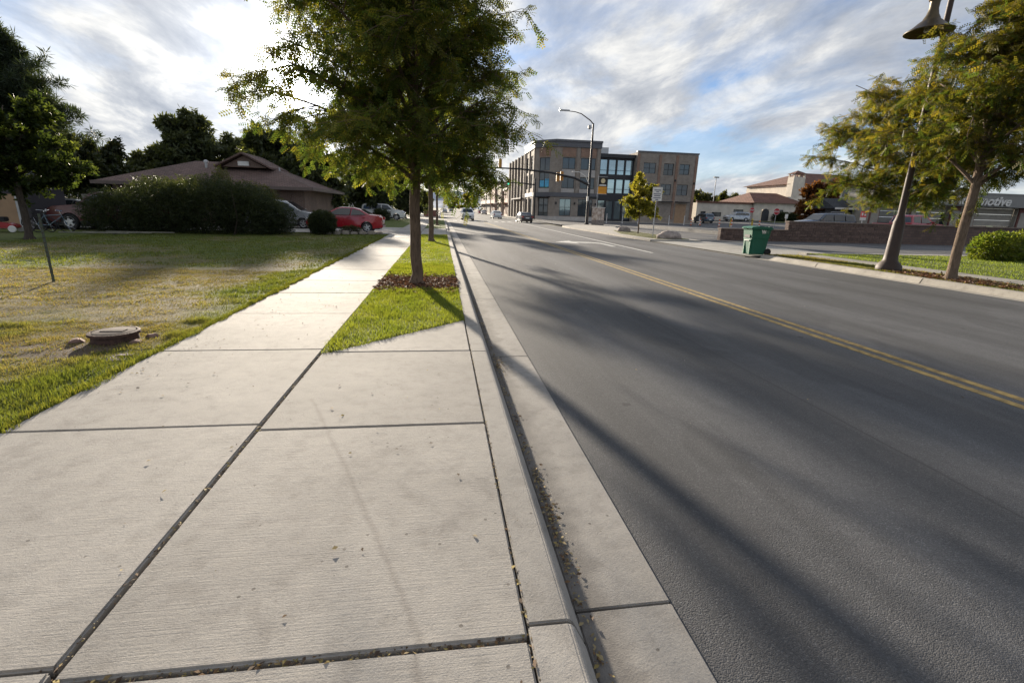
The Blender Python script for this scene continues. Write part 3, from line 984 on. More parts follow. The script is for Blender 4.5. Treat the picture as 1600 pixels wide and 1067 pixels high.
for i, (x, y_, h, R_, lb) in enumerate([(-31.2, 61, 6.9, 2.8, 'leftmost of three rounded trees behind the house roof'), (-27.2, 60, 10.7, 4.2, 'tallest of three rounded trees behind the house roof'), (-22.9, 62, 8.6, 2.9, 'rightmost of three rounded trees behind the house roof')]):
    tree('broadleaf_tree', lb, (x, y_, 0), h, 2.2, vase(R_ * .6, R_, .45, R_ * .35), .28, 22, 11, 5, 9, .62, cols=((.055, .072, .036), (.12, .13, .05)), ybias=.3, seed=20 + i, bark='barkd', leafm='dleaf', tm=T_CLU3, tw=.8, group='trees behind the house')
for i, (x, y_, h, R_, lb) in enumerate([(-15.6, 50, 8.8, 3.2, 'dark tree standing right of the house gable'), (-11.6, 48, 7.2, 3.2, 'dark tree close behind the right end of the house'), (-8.6, 62, 8., 3.4, 'dark tree behind the white sport utility vehicle'), (-5.6, 78, 9., 3.0, 'far dark tree beside the left pavement')]):
    tree('broadleaf_tree', lb, (x, y_, 0), h, 1.2, vase(R_ * .8, R_, .4, R_ * .35), .24, 20, 10, 5, 9, .60, cols=((.045, .060, .028), (.11, .12, .04)), ybias=.22, seed=30 + i, bark='barkd', leafm='dleaf', tm=T_CLU3, tw=.8, group='trees beside the house')
tree('autumn_tree', 'rust coloured autumn tree behind the grey sport utility vehicle', (46.4, 55., .05), 6.6, 1.2, vase(1.8, 3.3, .4, 1.), .16, 14, 8, 5, 10, .5, cols=((.085, .035, .018), (.24, .10, .035)), ybias=.45, seed=41, bark='barkd', tm=T_CLU, tw=.6)
for i, (x, y_, h, R_, lb) in enumerate([(72, 150, 9, 5, 'leftmost distant tree over the flat cream roof'), (83, 152, 9.5, 5.5, 'second distant tree over the flat cream roof'), (95, 155, 9, 5, 'distant tree behind the tiled roof')]):
    tree('broadleaf_tree', lb, (x, y_, .8), h, 2, vase(R_ * .7, R_, .4, 1.5), .3, 10, 7, 4, 8, 1.1, cols=((.06, .075, .03), (.14, .13, .04)), ybias=.3, seed=50 + i, bark='barkd', tm=T_CLU, tw=1.2, group='trees behind the cream building')
for i, (x, y_, h, R_) in enumerate([(13.4, 250, 9, 5), (7.5, 330, 10, 6), (-8, 120, 7.5, 3), (-7, 160, 7.5, 3), (-7.5, 210, 9, 4)]):
    tree('broadleaf_tree', ['yellow green tree far down the right pavement', 'farthest tree where the street meets the sky', 'first tree on the left past the crossing', 'second tree on the left past the crossing', 'third tree on the left past the crossing'][i], (x, y_, .0), h, 2, vase(R_ * .7, R_, .4, 1.), .25, 10, 6, 4, 8, 1.1, cols=((.08, .09, .02), (.30, .24, .03)) if i < 2 else ((.03, .045, .015), (.1, .1, .03)), ybias=.4, seed=60 + i, bark='barkd', tm=T_CLU, tw=1., group='trees far down the street')

DK = ((.036, .050, .024), (.085, .095, .035))
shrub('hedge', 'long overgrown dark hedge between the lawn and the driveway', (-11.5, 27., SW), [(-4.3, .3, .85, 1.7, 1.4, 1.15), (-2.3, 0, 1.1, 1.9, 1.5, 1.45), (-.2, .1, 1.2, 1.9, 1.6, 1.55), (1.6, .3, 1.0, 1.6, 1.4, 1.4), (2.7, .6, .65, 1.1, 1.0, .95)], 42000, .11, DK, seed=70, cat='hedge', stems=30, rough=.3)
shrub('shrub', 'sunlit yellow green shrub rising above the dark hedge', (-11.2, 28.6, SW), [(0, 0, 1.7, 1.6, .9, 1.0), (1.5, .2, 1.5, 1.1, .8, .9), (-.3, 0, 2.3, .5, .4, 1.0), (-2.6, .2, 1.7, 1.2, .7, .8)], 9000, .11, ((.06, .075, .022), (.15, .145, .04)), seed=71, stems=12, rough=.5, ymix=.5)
shrub('shrub', 'rounded dark shrub in front of the red sedan', (-6.45, 28.2, SW), [(0, 0, .55, .72, .65, .68)], 7000, .09, DK, seed=72, stems=8)
shrub('shrub', 'low weedy plant at the rear of the red sedan', (-5.1, 29.0, SW), [(0, 0, .15, .6, .3, .28)], 900, .09, ((.05, .05, .02), (.14, .12, .05)), seed=73, stems=6)
shrub('shrub', 'dark low shrub before the white sport utility vehicle', (-8.0, 58, SW), [(-1.4, 0, .4, 1.6, .8, .6), (1.2, 0, .5, 1.0, .8, .8)], 3000, .2, DK, seed=74)
shrub('hedge', 'bright leafy laurel hedge on the lawn at right', (26.3, 18.7, SW), [(-1.6, 0, .42, 1.0, .8, .75), (-.2, .1, .5, 1.1, .9, .75), (1.4, .2, .5, 1.3, .9, .78), (3.4, .2, .5, 1.5, .9, .8)], 9500, .17, ((.085, .13, .022), (.26, .26, .05)), mat='leaf', seed=75, cat='hedge', ymix=.45)
shrub('shrub', 'dark shrub against the arched wall of the cream building', (73, 98.2, .84), [(0, 0, .9, 2.0, .9, 1.1), (2.8, 0, .8, 1.8, .9, 1.1)], 2400, .4, DK, seed=76)


# ------------------------------------------------------------------ buildings
def facade(mb, o, u, n, W_, z0, z1, ops, depth=.22):
    """wall with real openings: o start (x,y), u unit along, n outward unit, ops (u0,u1,za,zb)"""
    us = sorted({0., W_, *[q for a in ops for q in a[:2]]})
    zs = sorted({z0, z1, *[q for a in ops for q in a[2:4]]})

    def P(a, z, d=0.):
        return (o[0] + u[0] * a - n[0] * d, o[1] + u[1] * a - n[1] * d, z)
    for a, b in zip(us[:-1], us[1:]):
        for c, d in zip(zs[:-1], zs[1:]):
            if not any(q[0] <= a + 1e-6 and b <= q[1] + 1e-6 and q[2] <= c + 1e-6 and d <= q[3] + 1e-6 for q in ops):
                mb.quad(P(a, c), P(b, c), P(b, d), P(a, d))
    for a, b, c, d in [q[:4] for q in ops]:
        mb.quad(P(a, c), P(a, c, depth), P(b, c, depth), P(b, c))
        mb.quad(P(a, d), P(b, d), P(b, d, depth), P(a, d, depth))
        mb.quad(P(a, c), P(a, d), P(a, d, depth), P(a, c, depth))
        mb.quad(P(b, c), P(b, c, depth), P(b, d, depth), P(b, d))


def obox(mb, o, u, n, a, b, z0, z1, d0, d1):
    """box on a wall: along a..b, proud d0..d1"""
    pts = [(o[0] + u[0] * p + n[0] * q, o[1] + u[1] * p + n[1] * q) for p, q in ((a, d0), (b, d0), (b, d1), (a, d1))]
    mb.prism(pts, 'z', z0, z1)


def window(par, o, u, n, a, b, z0, z1, nx=2, nz=1, frame=.07, glass='win', depth=.16, fm='black', name='window'):
    mb = MB()
    for i in range(nx + 1):
        c = a + (b - a) * i / nx
        c = min(max(c, a + frame / 2), b - frame / 2)
        obox(mb, o, u, n, c - frame / 2, c + frame / 2, z0, z1, -depth, -depth + .06)
    for i in range(nz + 1):
        c = z0 + (z1 - z0) * i / nz
        c = min(max(c, z0 + frame / 2), z1 - frame / 2)
        obox(mb, o, u, n, a, b, c - frame / 2, c + frame / 2, -depth + .003, -depth + .057)
    f = mb.build(name, MT[fm], par)
    mb = MB()
    for i in range(nx):
        p, q = a + (b - a) * i / nx, a + (b - a) * (i + 1) / nx
        obox(mb, o, u, n, p, q, z0, z1, -depth + .012, -depth + .02)
    mb.build('pane', MT[glass], f)
    return f


MT.update(
    tan=brickmat('tan brick', (.32, .275, .23), (.275, .232, .195), (.27, .235, .20), .4, .13), red=brickmat('red brown brick', (.33, .21, .15), (.28, .17, .12), (.2, .15, .12), .4, .13),
    stone=M('pale stone panel', (.44, .41, .38), .8, vs=1.), cornice=M('grey metal cornice', (.115, .115, .125), .55, .2, var=.1), dk=M('charcoal panel', (.03, .031, .035), .5, .2),
    cream=M('cream stucco', (.62, .56, .47), .9, vs=.8, bump=.01, bs=14), tile=shingle('clay tile', (.20, .095, .065)), roofbr=shingle('brown shingles', (.165, .105, .085)), roofdk=shingle('dark shingles', (.05, .055, .06)),
    hbrick=brickmat('house brick', (.20, .12, .085), (.16, .095, .07), (.22, .19, .16), .25, .08), siding=M('dark siding', (.045, .04, .045), .8), tandoor=M('tan plywood', (.34, .22, .13), .8),
    wallb=brickmat('split face block', (.135, .088, .07), (.105, .068, .056), (.07, .055, .05), .4, .2), cap=M('block cap', (.17, .125, .10), .85),
    fascia=M('grey metal fascia', (.21, .205, .195), .55, .2, var=.08), garage=M('beige roll door', (.33, .30, .25), .7), shopred=M('red brown block', (.17, .075, .06), .85),
    wood=M('weathered fence wood', (.20, .19, .15), .9, var=.3, vs=4.), offw=M('off white paint', (.68, .66, .62), .7), screen=M('blue poster', (.10, .42, .65), .5),
)


def building(name, label, loc=(0, 0, 0), group=None):
    return thing(name, label, 'building', loc, 0, group)


# --- three storey brick block on the far corner
B = building('brick_building', 'three storey tan brick office block with a glass middle on the far corner', (30, 92, 0))
B.location = (0, 0, 0)
walls = MB()
trimb = MB()


def piece(nm, mt, *a, par=None):
    m_ = MB()
    obox(m_, *a)
    return m_.build(nm, MT[mt], par or B)


A0, A1, A2, A3 = (21., 92.), (17.7, 95.3), (17.7, 106.), (17.4, 128.)
s2 = math.sqrt(.5)
FACES = []
# front face, 8.4 m
o, u, n = (21., 92.), (1, 0), (0, -1)
ops = [(1.0, 3.2, .9, 4.0), (4.6, 7.4, .9, 4.0), (1.2, 3.6, 5.9, 7.9), (4.7, 7.5, 5.9, 7.9), (1.2, 3.6, 9.3, 11.3), (4.7, 7.5, 9.3, 11.3)]
facade(walls, o, u, n, 8.4, 0, 14.2, ops)
for k, q in enumerate(ops):
    window(B, o, u, n, *q, nx=2 if k != 1 else 3, nz=2 if k < 2 else 1, glass='winl' if k == 0 else 'win')
for a, b in ((1.2, 3.6), (4.7, 7.5)):
    piece('brick_panel', 'red', o, u, n, a - .1, b + .1, 11.45, 13.0, .0, .06)
    piece('stone_panel', 'stone', o, u, n, a - .05, b + .05, 7.98, 9.2, .0, .05)
    piece('stone_panel', 'stone', o, u, n, a - .05, b + .05, 5.15, 5.82, .0, .05)
for a in (.25, 4.15, 8.0):
    obox(walls, o, u, n, a - .28, a + .28, 5.1, 13.05, 0, .16)
# chamfer with the entrance
o, u, n = A1, (s2, -s2), (-s2, -s2)
Wc = 4.667
ops = [(1.0, 3.3, .0, 4.1), (1.0, 3.3, 5.9, 8.7), (1.0, 3.3, 9.0, 11.3)]
facade(walls, o, u, n, Wc, 0, 14.2, ops)
window(B, o, u, n, *ops[0], nx=2, nz=3, name='entrance_door', frame=.14)
window(B, o, u, n, *ops[1], nx=2, nz=2)
window(B, o, u, n, *ops[2], nx=2, nz=1)
piece('stone_panel', 'stone', o, u, n, .95, 3.35, 5.15, 5.82, 0, .05)
piece('brick_panel', 'red', o, u, n, .9, 3.4, 11.45, 13., 0, .06)
pp = MB()
obox(pp, o, u, n, 1.15, 2.05, 6.1, 7.3, -.13, -.12)
obox(pp, o, u, n, 2.25, 3.15, 6.1, 7.5, -.13, -.12)
pp.build('window_poster', MT['screen'], B)
aw = MB()
obox(aw, o, u, n, .7, 3.6, 4.15, 4.3, .0, 1.1)
aw.build('entrance_canopy', MT['black'], B)
# street face
o, u, n = A2, (0, -1), (-1, 0)
ops = [(1.2, 3.8, .8, 4.0), (5.6, 8.6, .8, 4.0), (1.2, 3.6, 5.9, 8.6), (6., 8.4, 5.9, 8.6), (1.2, 3.6, 9.1, 12.), (6., 8.4, 9.1, 12.)]
facade(walls, o, u, n, 10.7, 0, 14.2, ops)
for q in ops:
    window(B, o, u, n, *q, nx=2)
for a in (.5, 4.8, 10.):
    obox(walls, o, u, n, a - .35, a + .35, 0, 13., 0, .2)
# lower wing along the street
o, u, n = A3, (.0136, -1), (-1, -.0136)
ops = [(a, a + 2.3, z0, z1) for a in (1.2, 5.6, 10., 14.4, 18.6) for z0, z1 in ((.8, 3.8), (5.2, 7.8), (9., 11.6))]
facade(walls, o, u, n, 22., 0, 13., ops)
for q in ops:
    window(B, o, u, n, *q, nx=2)
for a in (.4, 4.6, 9., 13.4, 17.7, 21.6):
    obox(walls, o, u, n, a - .4, a + .4, 0, 13.1, 0, .35)
aw = MB()
obox(aw, o, u, n, 8.4, 21.4, 4.1, 4.3, 0, .9)
aw.build('awning', MT['black'], B)
# cornices and bands follow the outline
for (p, q) in ((A3, A2),):
    pass
out = [A2, A1, (21., 92.), (29.4, 92.)]


def band(mb, pts, z0, z1, d):
    for p, q in zip(pts[:-1], pts[1:]):
        dx, dy = q[0] - p[0], q[1] - p[1]
        L = math.hypot(dx, dy)
        uu, nn = (dx / L, dy / L), (dy / L, -dx / L)
        if nn[1] > .01 or nn[0] > .01:
            nn = (-nn[0], -nn[1])
        obox(mb, p, uu, nn, -d * .4, L + d * .4, z0, z1, -.05, d)


band(trimb, out, 13.1, 14.0, .25)
band(trimb, out, 14.0, 14.35, .42)
trimb.build('cornice', MT['cornice'], B)
trimb = MB()
band(trimb, out, 4.35, 5.1, .18)
trimb.build('belt_course', MT['cornice'], B)
lw = MB()
band(lw, out, 0., .75, .08)
lw.build('stone_base', MT['stone'], B)
walls.quad((17.7, 106, 13.2), (29.4, 106, 13.2), (29.4, 92, 13.2), (21, 92, 13.2), (17.7, 95.3, 13.2))
walls.quad((29.4, 92, 0), (29.4, 106, 0), (29.4, 106, 14.2), (29.4, 92, 14.2))
walls.quad((17.5, 106, 13), (17.4, 128, 13), (28, 128, 13), (28, 106, 13))
walls.quad((17.7, 106, 0), (29.4, 106, 0), (29.4, 106, 14.2), (17.7, 106, 14.2))
# right block
o, u, n = (36.4, 91.6), (1, 0), (0, -1)
ops = [(1.4, 3.8, 9.1, 11.), (5.4, 7.4, 8.9, 11.), (8.6, 10.6, 9.1, 11.), (1.4, 3.6, 5.3, 7.3), (5.2, 7.3, 5.3, 7.3), (8.5, 10.7, 5.3, 7.3)]
facade(walls, o, u, n, 12.2, 0, 12.8, ops)
for k, q in enumerate(ops):
    window(B, o, u, n, *q, nx=2, nz=2, depth=.16 if k != 1 else .21, glass='win' if k != 1 else 'glass')
for a in (.3, 4.6, 8.0, 11.9):
    piece('brick_panel', 'red', o, u, n, a - .25, a + .25, .8, 12.5, 0, .12)
walls.quad((48.6, 91.6, 0), (48.6, 110, 0), (48.6, 110, 12.8), (48.6, 91.6, 12.8))
walls.quad((36.4, 91.6, 0), (36.4, 110, 0), (36.4, 110, 12.8), (36.4, 91.6, 12.8))
walls.quad((36.4, 91.6, 12.5), (48.6, 91.6, 12.5), (48.6, 110, 12.5), (36.4, 110, 12.5))
walls.build('wall', MT['tan'], B)
cp = MB().box(36.3, 48.7, 91.5, 91.95, 12.8, 13.05)
cp.build('coping', MT['cornice'], B)
aw = MB()
obox(aw, o, u, n, 5.0, 7.6, 4.0, 4.15, .13, 1.0)
obox(aw, o, u, n, 8.4, 11., 4.0, 4.15, .13, 1.0)
aw.build('awning', MT['black'], B)
rd = MB()
obox(rd, o, u, n, 8.6, 10.8, .1, 3.7, .0, .05)
rd.build('garage_door', MT['tandoor'], B)
# glass middle
o, u, n = (29.4, 92.9), (1, 0), (0, -1)
dk = MB()
ops = [(.35 + k * 1.68, 1.75 + k * 1.68, z0, z1) for k in range(4) for z0, z1 in ((.5, 4.0), (5.3, 7.9), (8.7, 11.4))]
facade(dk, o, u, n, 7.0, 0, 12.3, ops, .3)
dk.quad((29.4, 92.9, 12.3), (36.4, 92.9, 12.3), (36.4, 106, 12.3), (29.4, 106, 12.3))
obox(dk, o, u, n, 0, 7.0, 11.7, 12.35, 0, .5)
dk.build('curtain_wall_frame', MT['dk'], B)
for q in ops:
    window(B, o, u, n, *q, nx=1, nz=1, glass='sky_glass' if q[2] > 1 else 'winl', depth=.2)
    rail = MB()
    if q[2] > 1:
        obox(rail, o, u, n, q[0], q[1], q[2] + .75, q[2] + .81, -.1, -.05)
        rail.build('railing', MT['dk'], B)
MB().box(30, 32.5, 97, 100, 12.3, 14).build('roof_unit', MT['steel'], B)
for k, (x, z) in enumerate([(21.3, 3.2), (24.9, 3.2), (29., 3.2), (40.9, 4.6), (44.3, 8.), (48.2, 7.6), (36.9, 8.3)]):
    MB().box(x - .12, x + .12, 91.3 if x > 36 else 91.75, 91.62 if x > 36 else 92.02, z - .2, z + .2).build('wall_lamp', MT['black'], B)

# --- row of old shops down the street
SC = [(.42, .30, .24), (.50, .42, .34), (.36, .25, .20), (.55, .50, .44), (.40, .33, .28)]
LB = ['two storey pale shop next past the brick block', 'tan two storey shop with tall windows down the street', 'pinkish brick shop with a blank side wall down the street', 'cream shopfront farther down the right pavement', 'last brown shop visible down the right pavement']
yy = 130.
for k, (wd, h, X0) in enumerate([(10, 7.2, 17.2), (11, 8.2, 16.6), (13, 9.6, 16.0), (14, 7., 15.8), (22, 8., 15.6)]):
    b = building('shop_building', LB[k], group='shops down the street')
    m = MB()
    ops = [(wd * (j + .25) / 3, wd * (j + .75) / 3, z0, z1) for j in range(3) for z0, z1 in ((.5, 3.2), (4.6, min(6.4, h - .7)))]
    facade(m, (X0, yy + wd), (0, -1), (-1, 0), wd, 0, h, ops)
    m.quad((X0, yy, 0), (X0 + 14, yy, 0), (X0 + 14, yy, h), (X0, yy, h))
    m.quad((X0, yy, h), (X0 + 14, yy, h), (X0 + 14, yy + wd, h), (X0, yy + wd, h))
    m.build('wall', M('shop wall', SC[k], .85, vs=1.), b)
    for q in ops:
        window(b, (X0, yy + wd), (0, -1), (-1, 0), *q, nx=2)
    m = MB()
    obox(m, (X0, yy + wd), (0, -1), (-1, 0), -.05, wd + .05, h - .5, h + .12, 0, .3)
    m.build('cornice', MT['stone'], b)
    m = MB()
    obox(m, (X0, yy + wd), (0, -1), (-1, 0), .8, wd - .8, 3.35, 3.5, 0, 1.2)
    m.build('awning', M('awning cloth', [(.3, .06, .04), (.12, .10, .1), (.32, .12, .05), (.1, .14, .12), (.2, .1, .07)][k], .9), b)
    yy += wd + .05
# left far buildings
b = building('white_building', 'low white gabled building behind trees on the left of the street')
m = MB()
m.prism([(-17, .0), (-9.5, .0), (-9.5, 3.2), (-13.2, 5.2), (-17, 3.2)], 'y', 74.5, 84)
m.build('wall', MT['offw'], b)
m = MB()
m.prism([(-17.4, 3.02), (-13.2, 5.3), (-9.1, 3.02), (-9.1, 3.17), (-13.2, 5.48), (-17.4, 3.17)], 'y', 74.1, 84.4)
m.build('roof', MT['stone'], b)
window(b, (-15.5, 74.5), (1, 0), (0, -1), 0, 2., 1., 2.4, depth=-.05)
MB().box(-11.6, -10.4, 74.42, 74.5, .1, 2.2).build('door', MT['dk'], b)
b = building('brick_planter', 'low red brown brick corner planter at the left kerb past the crossing')
tag(b, 'low red brown brick corner planter at the left kerb past the crossing', 'planter')
b.location = (-1.9, 92, .12)
MB().box(-1.3, 1.3, -.8, .8, 0, 1.0).build('brick_box', MT['shopred'], b, bevel=.03)
MB().box(-1.4, 1.4, -.9, .9, 1.0, 1.12).build('stone_cap', MT['shopred'], b, bevel=.02)

# --- brown roofed brick house
h = building('brick_house', 'low brick house with a brown hipped roof behind the hedge')
m = MB()
ops = [(2, 4.2, 1., 2.2), (6.5, 8.5, 1., 2.2)]
facade(m, (-21.6, 36.8), (1, 0), (0, -1), 12.1, 0, 2.75, ops)
m.quad((-9.5, 36.8, 0), (-9.5, 46, 0), (-9.5, 46, 2.75), (-9.5, 36.8, 2.75))
m.quad((-21.6, 36.8, 0), (-21.6, 46, 0), (-21.6, 46, 2.75), (-21.6, 36.8, 2.75))
m.build('wall', MT['hbrick'], h)
for q in ops:
    window(h, (-21.6, 36.8), (1, 0), (0, -1), *q, nx=2, nz=2, fm='offw', frame=.06)
ex0, ex1, ey0, ey1 = -22.3, -8.7, 35.9, 47
m = MB()
r0, r1 = (-18.3, 41.4, 4.55), (-13.4, 41.4, 4.55)
e = [(ex0, ey0, 2.72), (ex1, ey0, 2.72), (ex1, ey1, 2.72), (ex0, ey1, 2.72)]
m.quad(e[0], e[1], r1, r0).quad(e[1], e[2], r1).quad(e[2], e[3], r0, r1).quad(e[3], e[0], r0).quad(*e)
rf = m.build('roof', MT['roofbr'], h)
m = MB().box(ex0 - .02, ex1 + .02, ey0 - .03, ey0, 2.55, 2.76).box(ex1, ex1 + .03, ey0, ey1, 2.55, 2.76)
m.build('gutter', M('brown gutter', (.12, .09, .075), .6), h)
m = MB().prism([(-15.6, 4.1), (-12.6, 4.1), (-14.1, 4.9)], 'y', 39.2, 43)
gb = m.build('gable', MT['hbrick'], rf)
m = MB().prism([(-16.0, 4.02), (-14.1, 4.98), (-12.2, 4.02), (-12.2, 4.14), (-14.1, 5.11), (-16., 4.14)], 'y', 38.8, 43.2)
m.build('gable_roof', MT['roofbr'], rf)
MB().box(-14.5, -13.75, 39.12, 39.2, 4.2, 4.5).build('vent', MT['offw'], rf)
MB().lathe([(.1, 0), (.1, .5), (.16, .5), (.16, .62), (.05, .7)], (-16.9, 39.8, 3.85), 10).build('roof_vent', MT['steel'], rf)
MB().lathe([(.06, 0), (.06, .6)], (-11.9, 39.8, 3.6), 8).build('vent_pipe', MT['steel'], rf)
# --- dark garage at far left
g = building('garage', 'dark sided garage with a tan door cut off by the left edge')
m = MB().prism([(-27, .08), (-19.75, .08), (-19.75, 2.5), (-23.4, 3.6), (-27, 2.7)], 'y', 27.2, 29.6)
m.build('wall', MT['siding'], g)
for k in range(7):
    MB().box(-26.9, -19.8, 27.17, 27.195, 1.92 + k * .13, 2.02 + k * .13).build('siding_board', MT['siding'], g)
m = MB().prism([(-27.6, 2.6), (-23.4, 3.72), (-19.2, 2.42), (-19.2, 2.55), (-23.4, 3.88), (-27.6, 2.75)], 'y', 26.6, 30.0)
m.build('roof', MT['roofdk'], g)
MB().box(-25.5, -20.3, 27.14, 27.19, .1, 1.72).build('door', MT['tandoor'], g)
MB().box(-20.25, -20.15, 27.08, 27.2, .1, 1.8).build('door_jamb', MT['steel'], g)
# --- cream mission style building
c = building('cream_building', 'cream stucco mission style building with red tile roofs and a chimney tower', (0, 0, 0))
Zc = .84
m = MB()
ops = [(8.6, 10.9, Zc, 2.9 + Zc * .0 + .3), (1.0, 2.2, 1.3, 2.6), (3.6, 5.8, 1.6, 2.5)]
facade(m, (54, 100), (1, 0), (0, -1), 12.8, .6, 4.35, ops)
m.quad((54, 100, .6), (54, 116, .6), (54, 116, 4.35), (54, 100, 4.35))
m.quad((54, 100, 4.3), (66.8, 100, 4.3), (66.8, 116, 4.3), (54, 116, 4.3))
ops2 = [(1.9, 3.6, Zc, 3.4), (5.4, 7.0, Zc, 3.4)]
facade(m, (66.8, 99.2), (1, 0), (0, -1), 11.2, .6, 4.7, ops2, .6)
m.quad((78, 99.2, .6), (78, 115, .6), (78, 115, 4.7), (78, 99.2, 4.7))
m.quad((66.8, 99.2, .6), (66.8, 101, .6), (66.8, 101, 4.7), (66.8, 99.2, 4.7))
m.box(77.9, 100, 104, 120, .6, 9.1)
m.box(78.1, 83.5, 101.2, 104.1, .6, 5.6)
m.box(77.3, 80.1, 102.2, 104.2, 5.0, 10.6)
m.build('wall', MT['cream'], c)
MB().prism([(68.7, Zc), (70.4, Zc), (70.4, 2.9), (70.1, 3.35), (69.55, 3.55), (69., 3.35), (68.7, 2.9)], 'y', 99.08, 99.16).build('arched_door', MT['dk'], c)
for q in ops + ops2[1:]:
    window(c, (54, 100) if q in ops else (66.8, 99.2), (1, 0), (0, -1), *q, nx=2, glass='glass')
m = MB()
m.box(53.8, 67, 99.7, 100.3, 4.35, 4.7)
m.build('flat_coping', MT['tile'], c)
m = MB()
e = [(66.2, 98.5, 4.7), (78.8, 98.5, 4.7), (78.8, 115.5, 4.7), (66.2, 115.5, 4.7)]
m.quad(e[0], e[1], (76.4, 106, 7.1), (69.6, 106, 7.1)).quad(e[1], e[2], (76.4, 106, 7.1)).quad(e[3], e[0], (69.6, 106, 7.1)).quad(e[2], e[3], (69.6, 106, 7.1), (76.4, 106, 7.1)).quad(*e)
m.build('tile_roof', MT['tile'], c)
m = MB()
e = [(77.2, 103.2, 9.1), (100.8, 103.2, 9.1), (100.8, 121, 9.1), (77.2, 121, 9.1)]
m.quad(e[0], e[1], (97, 112, 12.3), (86, 112, 12.3)).quad(e[1], e[2], (97, 112, 12.3)).quad(e[3], e[0], (86, 112, 12.3)).quad(e[2], e[3], (86, 112, 12.3), (97, 112, 12.3)).quad(*e)
m.build('upper_tile_roof', MT['tile'], c)
for x, y_ in ((77.5, 102.4), (79.9, 102.4), (77.5, 104.), (79.9, 104.)):
    MB().box(x - .15, x + .15, y_ - .15, y_ + .15, 10.6, 11.2).build('tower_post', MT['cream'], c)
MB().add([(77, 101.9, 11.2), (80.4, 101.9, 11.2), (80.4, 104.5, 11.2), (77, 104.5, 11.2), (78.7, 103.2, 12.)], [(0, 1, 4), (1, 2, 4), (2, 3, 4), (3, 0, 4), (0, 3, 2, 1)]).build('tower_cap', MT['tile'], c)
for x in (81.5, 86.5, 91.5):
    MB().box(x, x + 1.6, 103.93, 103.99, 6.8, 8.4).build('window', MT['glass'], c)
# --- automotive shop
LZ = .38
s = building('automotive_shop', 'low automotive shop with grey fascia, white lettering and roll up doors')
m = MB()
XS, YS = 40.2, 42.
ops = [(1.1, 4.3, LZ, 3.2), (5.0, 8.8, LZ, 3.2), (9.9, 10.7, LZ, 3.2), (11.7, 16.6, LZ, 3.2), (18.4, 23, LZ, 3.2)]
facade(m, (XS, YS), (1, 0), (0, -1), 31, 0, 3.3, ops, .5)
m.quad((XS, YS, 0), (XS, 45, 0), (XS, 45, 4.2), (XS, YS, 4.2))
m.build('wall', MT['garage'], s)
for a, w_ in ((.5, .5), (4.65, .3), (9.35, .52), (11.2, .45), (17.4, .7)):
    piece('pier', 'shopred', (XS, YS), (1, 0), (0, -1), a - w_, a + w_, LZ, 3.3, 0, .12, par=s)
    piece('pier_panel', 'garage', (XS, YS), (1, 0), (0, -1), a - w_ * .8, a + w_ * .8, 1.2, 2.85, .12, .16, par=s)
for k, q in enumerate(ops):
    for j in range(5):
        z0 = q[2] + (q[3] - q[2]) * j / 5
        dkp = (k < 3 and j < 4) or j in (0, 1)
        piece('door_panel', 'glass' if dkp else 'garage', (XS, YS), (1, 0), (0, -1), q[0] + .02, q[1] - .02, z0 + .015, z0 + (q[3] - q[2]) / 5 - .015, -.4, -.34, par=s)
m = MB().box(XS - .9, XS + 31, YS - .9, YS + .1, 3.3, 4.45)
m.box(XS - .95, XS + 31, YS - .95, YS + .1, 4.45, 4.55)
m.quad((XS, YS, 4.4), (XS + 31, YS, 4.4), (XS + 31, 45, 4.4), (XS, 45, 4.4))
fa = m.build('fascia', MT['fascia'], s)
tm_ = text_mesh("en's Automotive", 1.18, .28, .022, .06)
lw_ = max(v.co.x for v in tm_.vertices)
for v in tm_.vertices:
    v.co.x *= 9.0 / lw_
lt = link('lettering', tm_, MT['offw'], s, (54.4 - 9.0, YS - 1.0, 3.44))
lt.rotation_euler = (math.pi / 2, 0, 0)
m = MB()
for j, (a, b_, z) in enumerate([(54.0, 54.8, 1.42), (53.5, 55.1, 1.22), (53.6, 54.9, 1.03)]):
    m.box(a, b_, 42.32, 42.335, z, z + .13)
m.build('door_lettering', M('pale yellow lettering', (.75, .72, .45), .6), s)
# dark roofed bay left of the shop
m = MB()
m.box(38.6, 41.8, 44.0, 45.6, 0, 2.8)
m.build('bay_wall', MT['dk'], s)
m = MB().prism([(43.6, 2.75), (45.6, 3.75), (46.4, 2.75)], 'x', 37.9, 42.2)
m.build('bay_roof', MT['roofdk'], s)
MB().box(37.9, 41., 43.55, 43.6, 2.66, 2.84).build('bay_gutter', MT['offw'], s)

# --- stepped block wall
wl = thing('block_wall', 'stepped dark brown block retaining wall along the driveway', 'wall', (0, 0, 0))
m = MB().box(19.6, 24.8, 32.5, 32.85, 0, .80)
m.box(24.8, 62, 32.5, 32.85, 0, 1.40)
core = m.build('core', MT['wallb'], wl)
bl = MB().box(0, .388, 0, .05, 0, .188).mesh('block', bevel=.008, segs=1)
bl.materials.append(M('split block face', (.125, .082, .066), .9, var=.3, vs=9., bump=.02, bs=28, rnd=.22))
cnt = 0
for r_ in range(7):
    x = 19.6 - (.2 if r_ % 2 else 0)
    while x < 33.4:
        top = .8 if x < 24.7 else 1.4
        if (r_ + 1) * .2 <= top + .01 and x > 19.5 and cnt < 300:
            link('block', bl, None, wl, (x + .006, 32.455 + random.uniform(-.012, .008), r_ * .2 + .006))
            cnt += 1
        x += .4
MB().box(19.55, 24.8, 32.4, 32.9, .80, .88).build('wall_cap', MT['cap'], wl, bevel=.012)
MB().box(24.74, 62, 32.4, 32.9, 1.40, 1.49).build('wall_cap', MT['cap'], wl, bevel=.012)
struct(MB().box(24.9, 75, 32.86, 60, .0, LZ).build('shop_forecourt', MT['lot']))

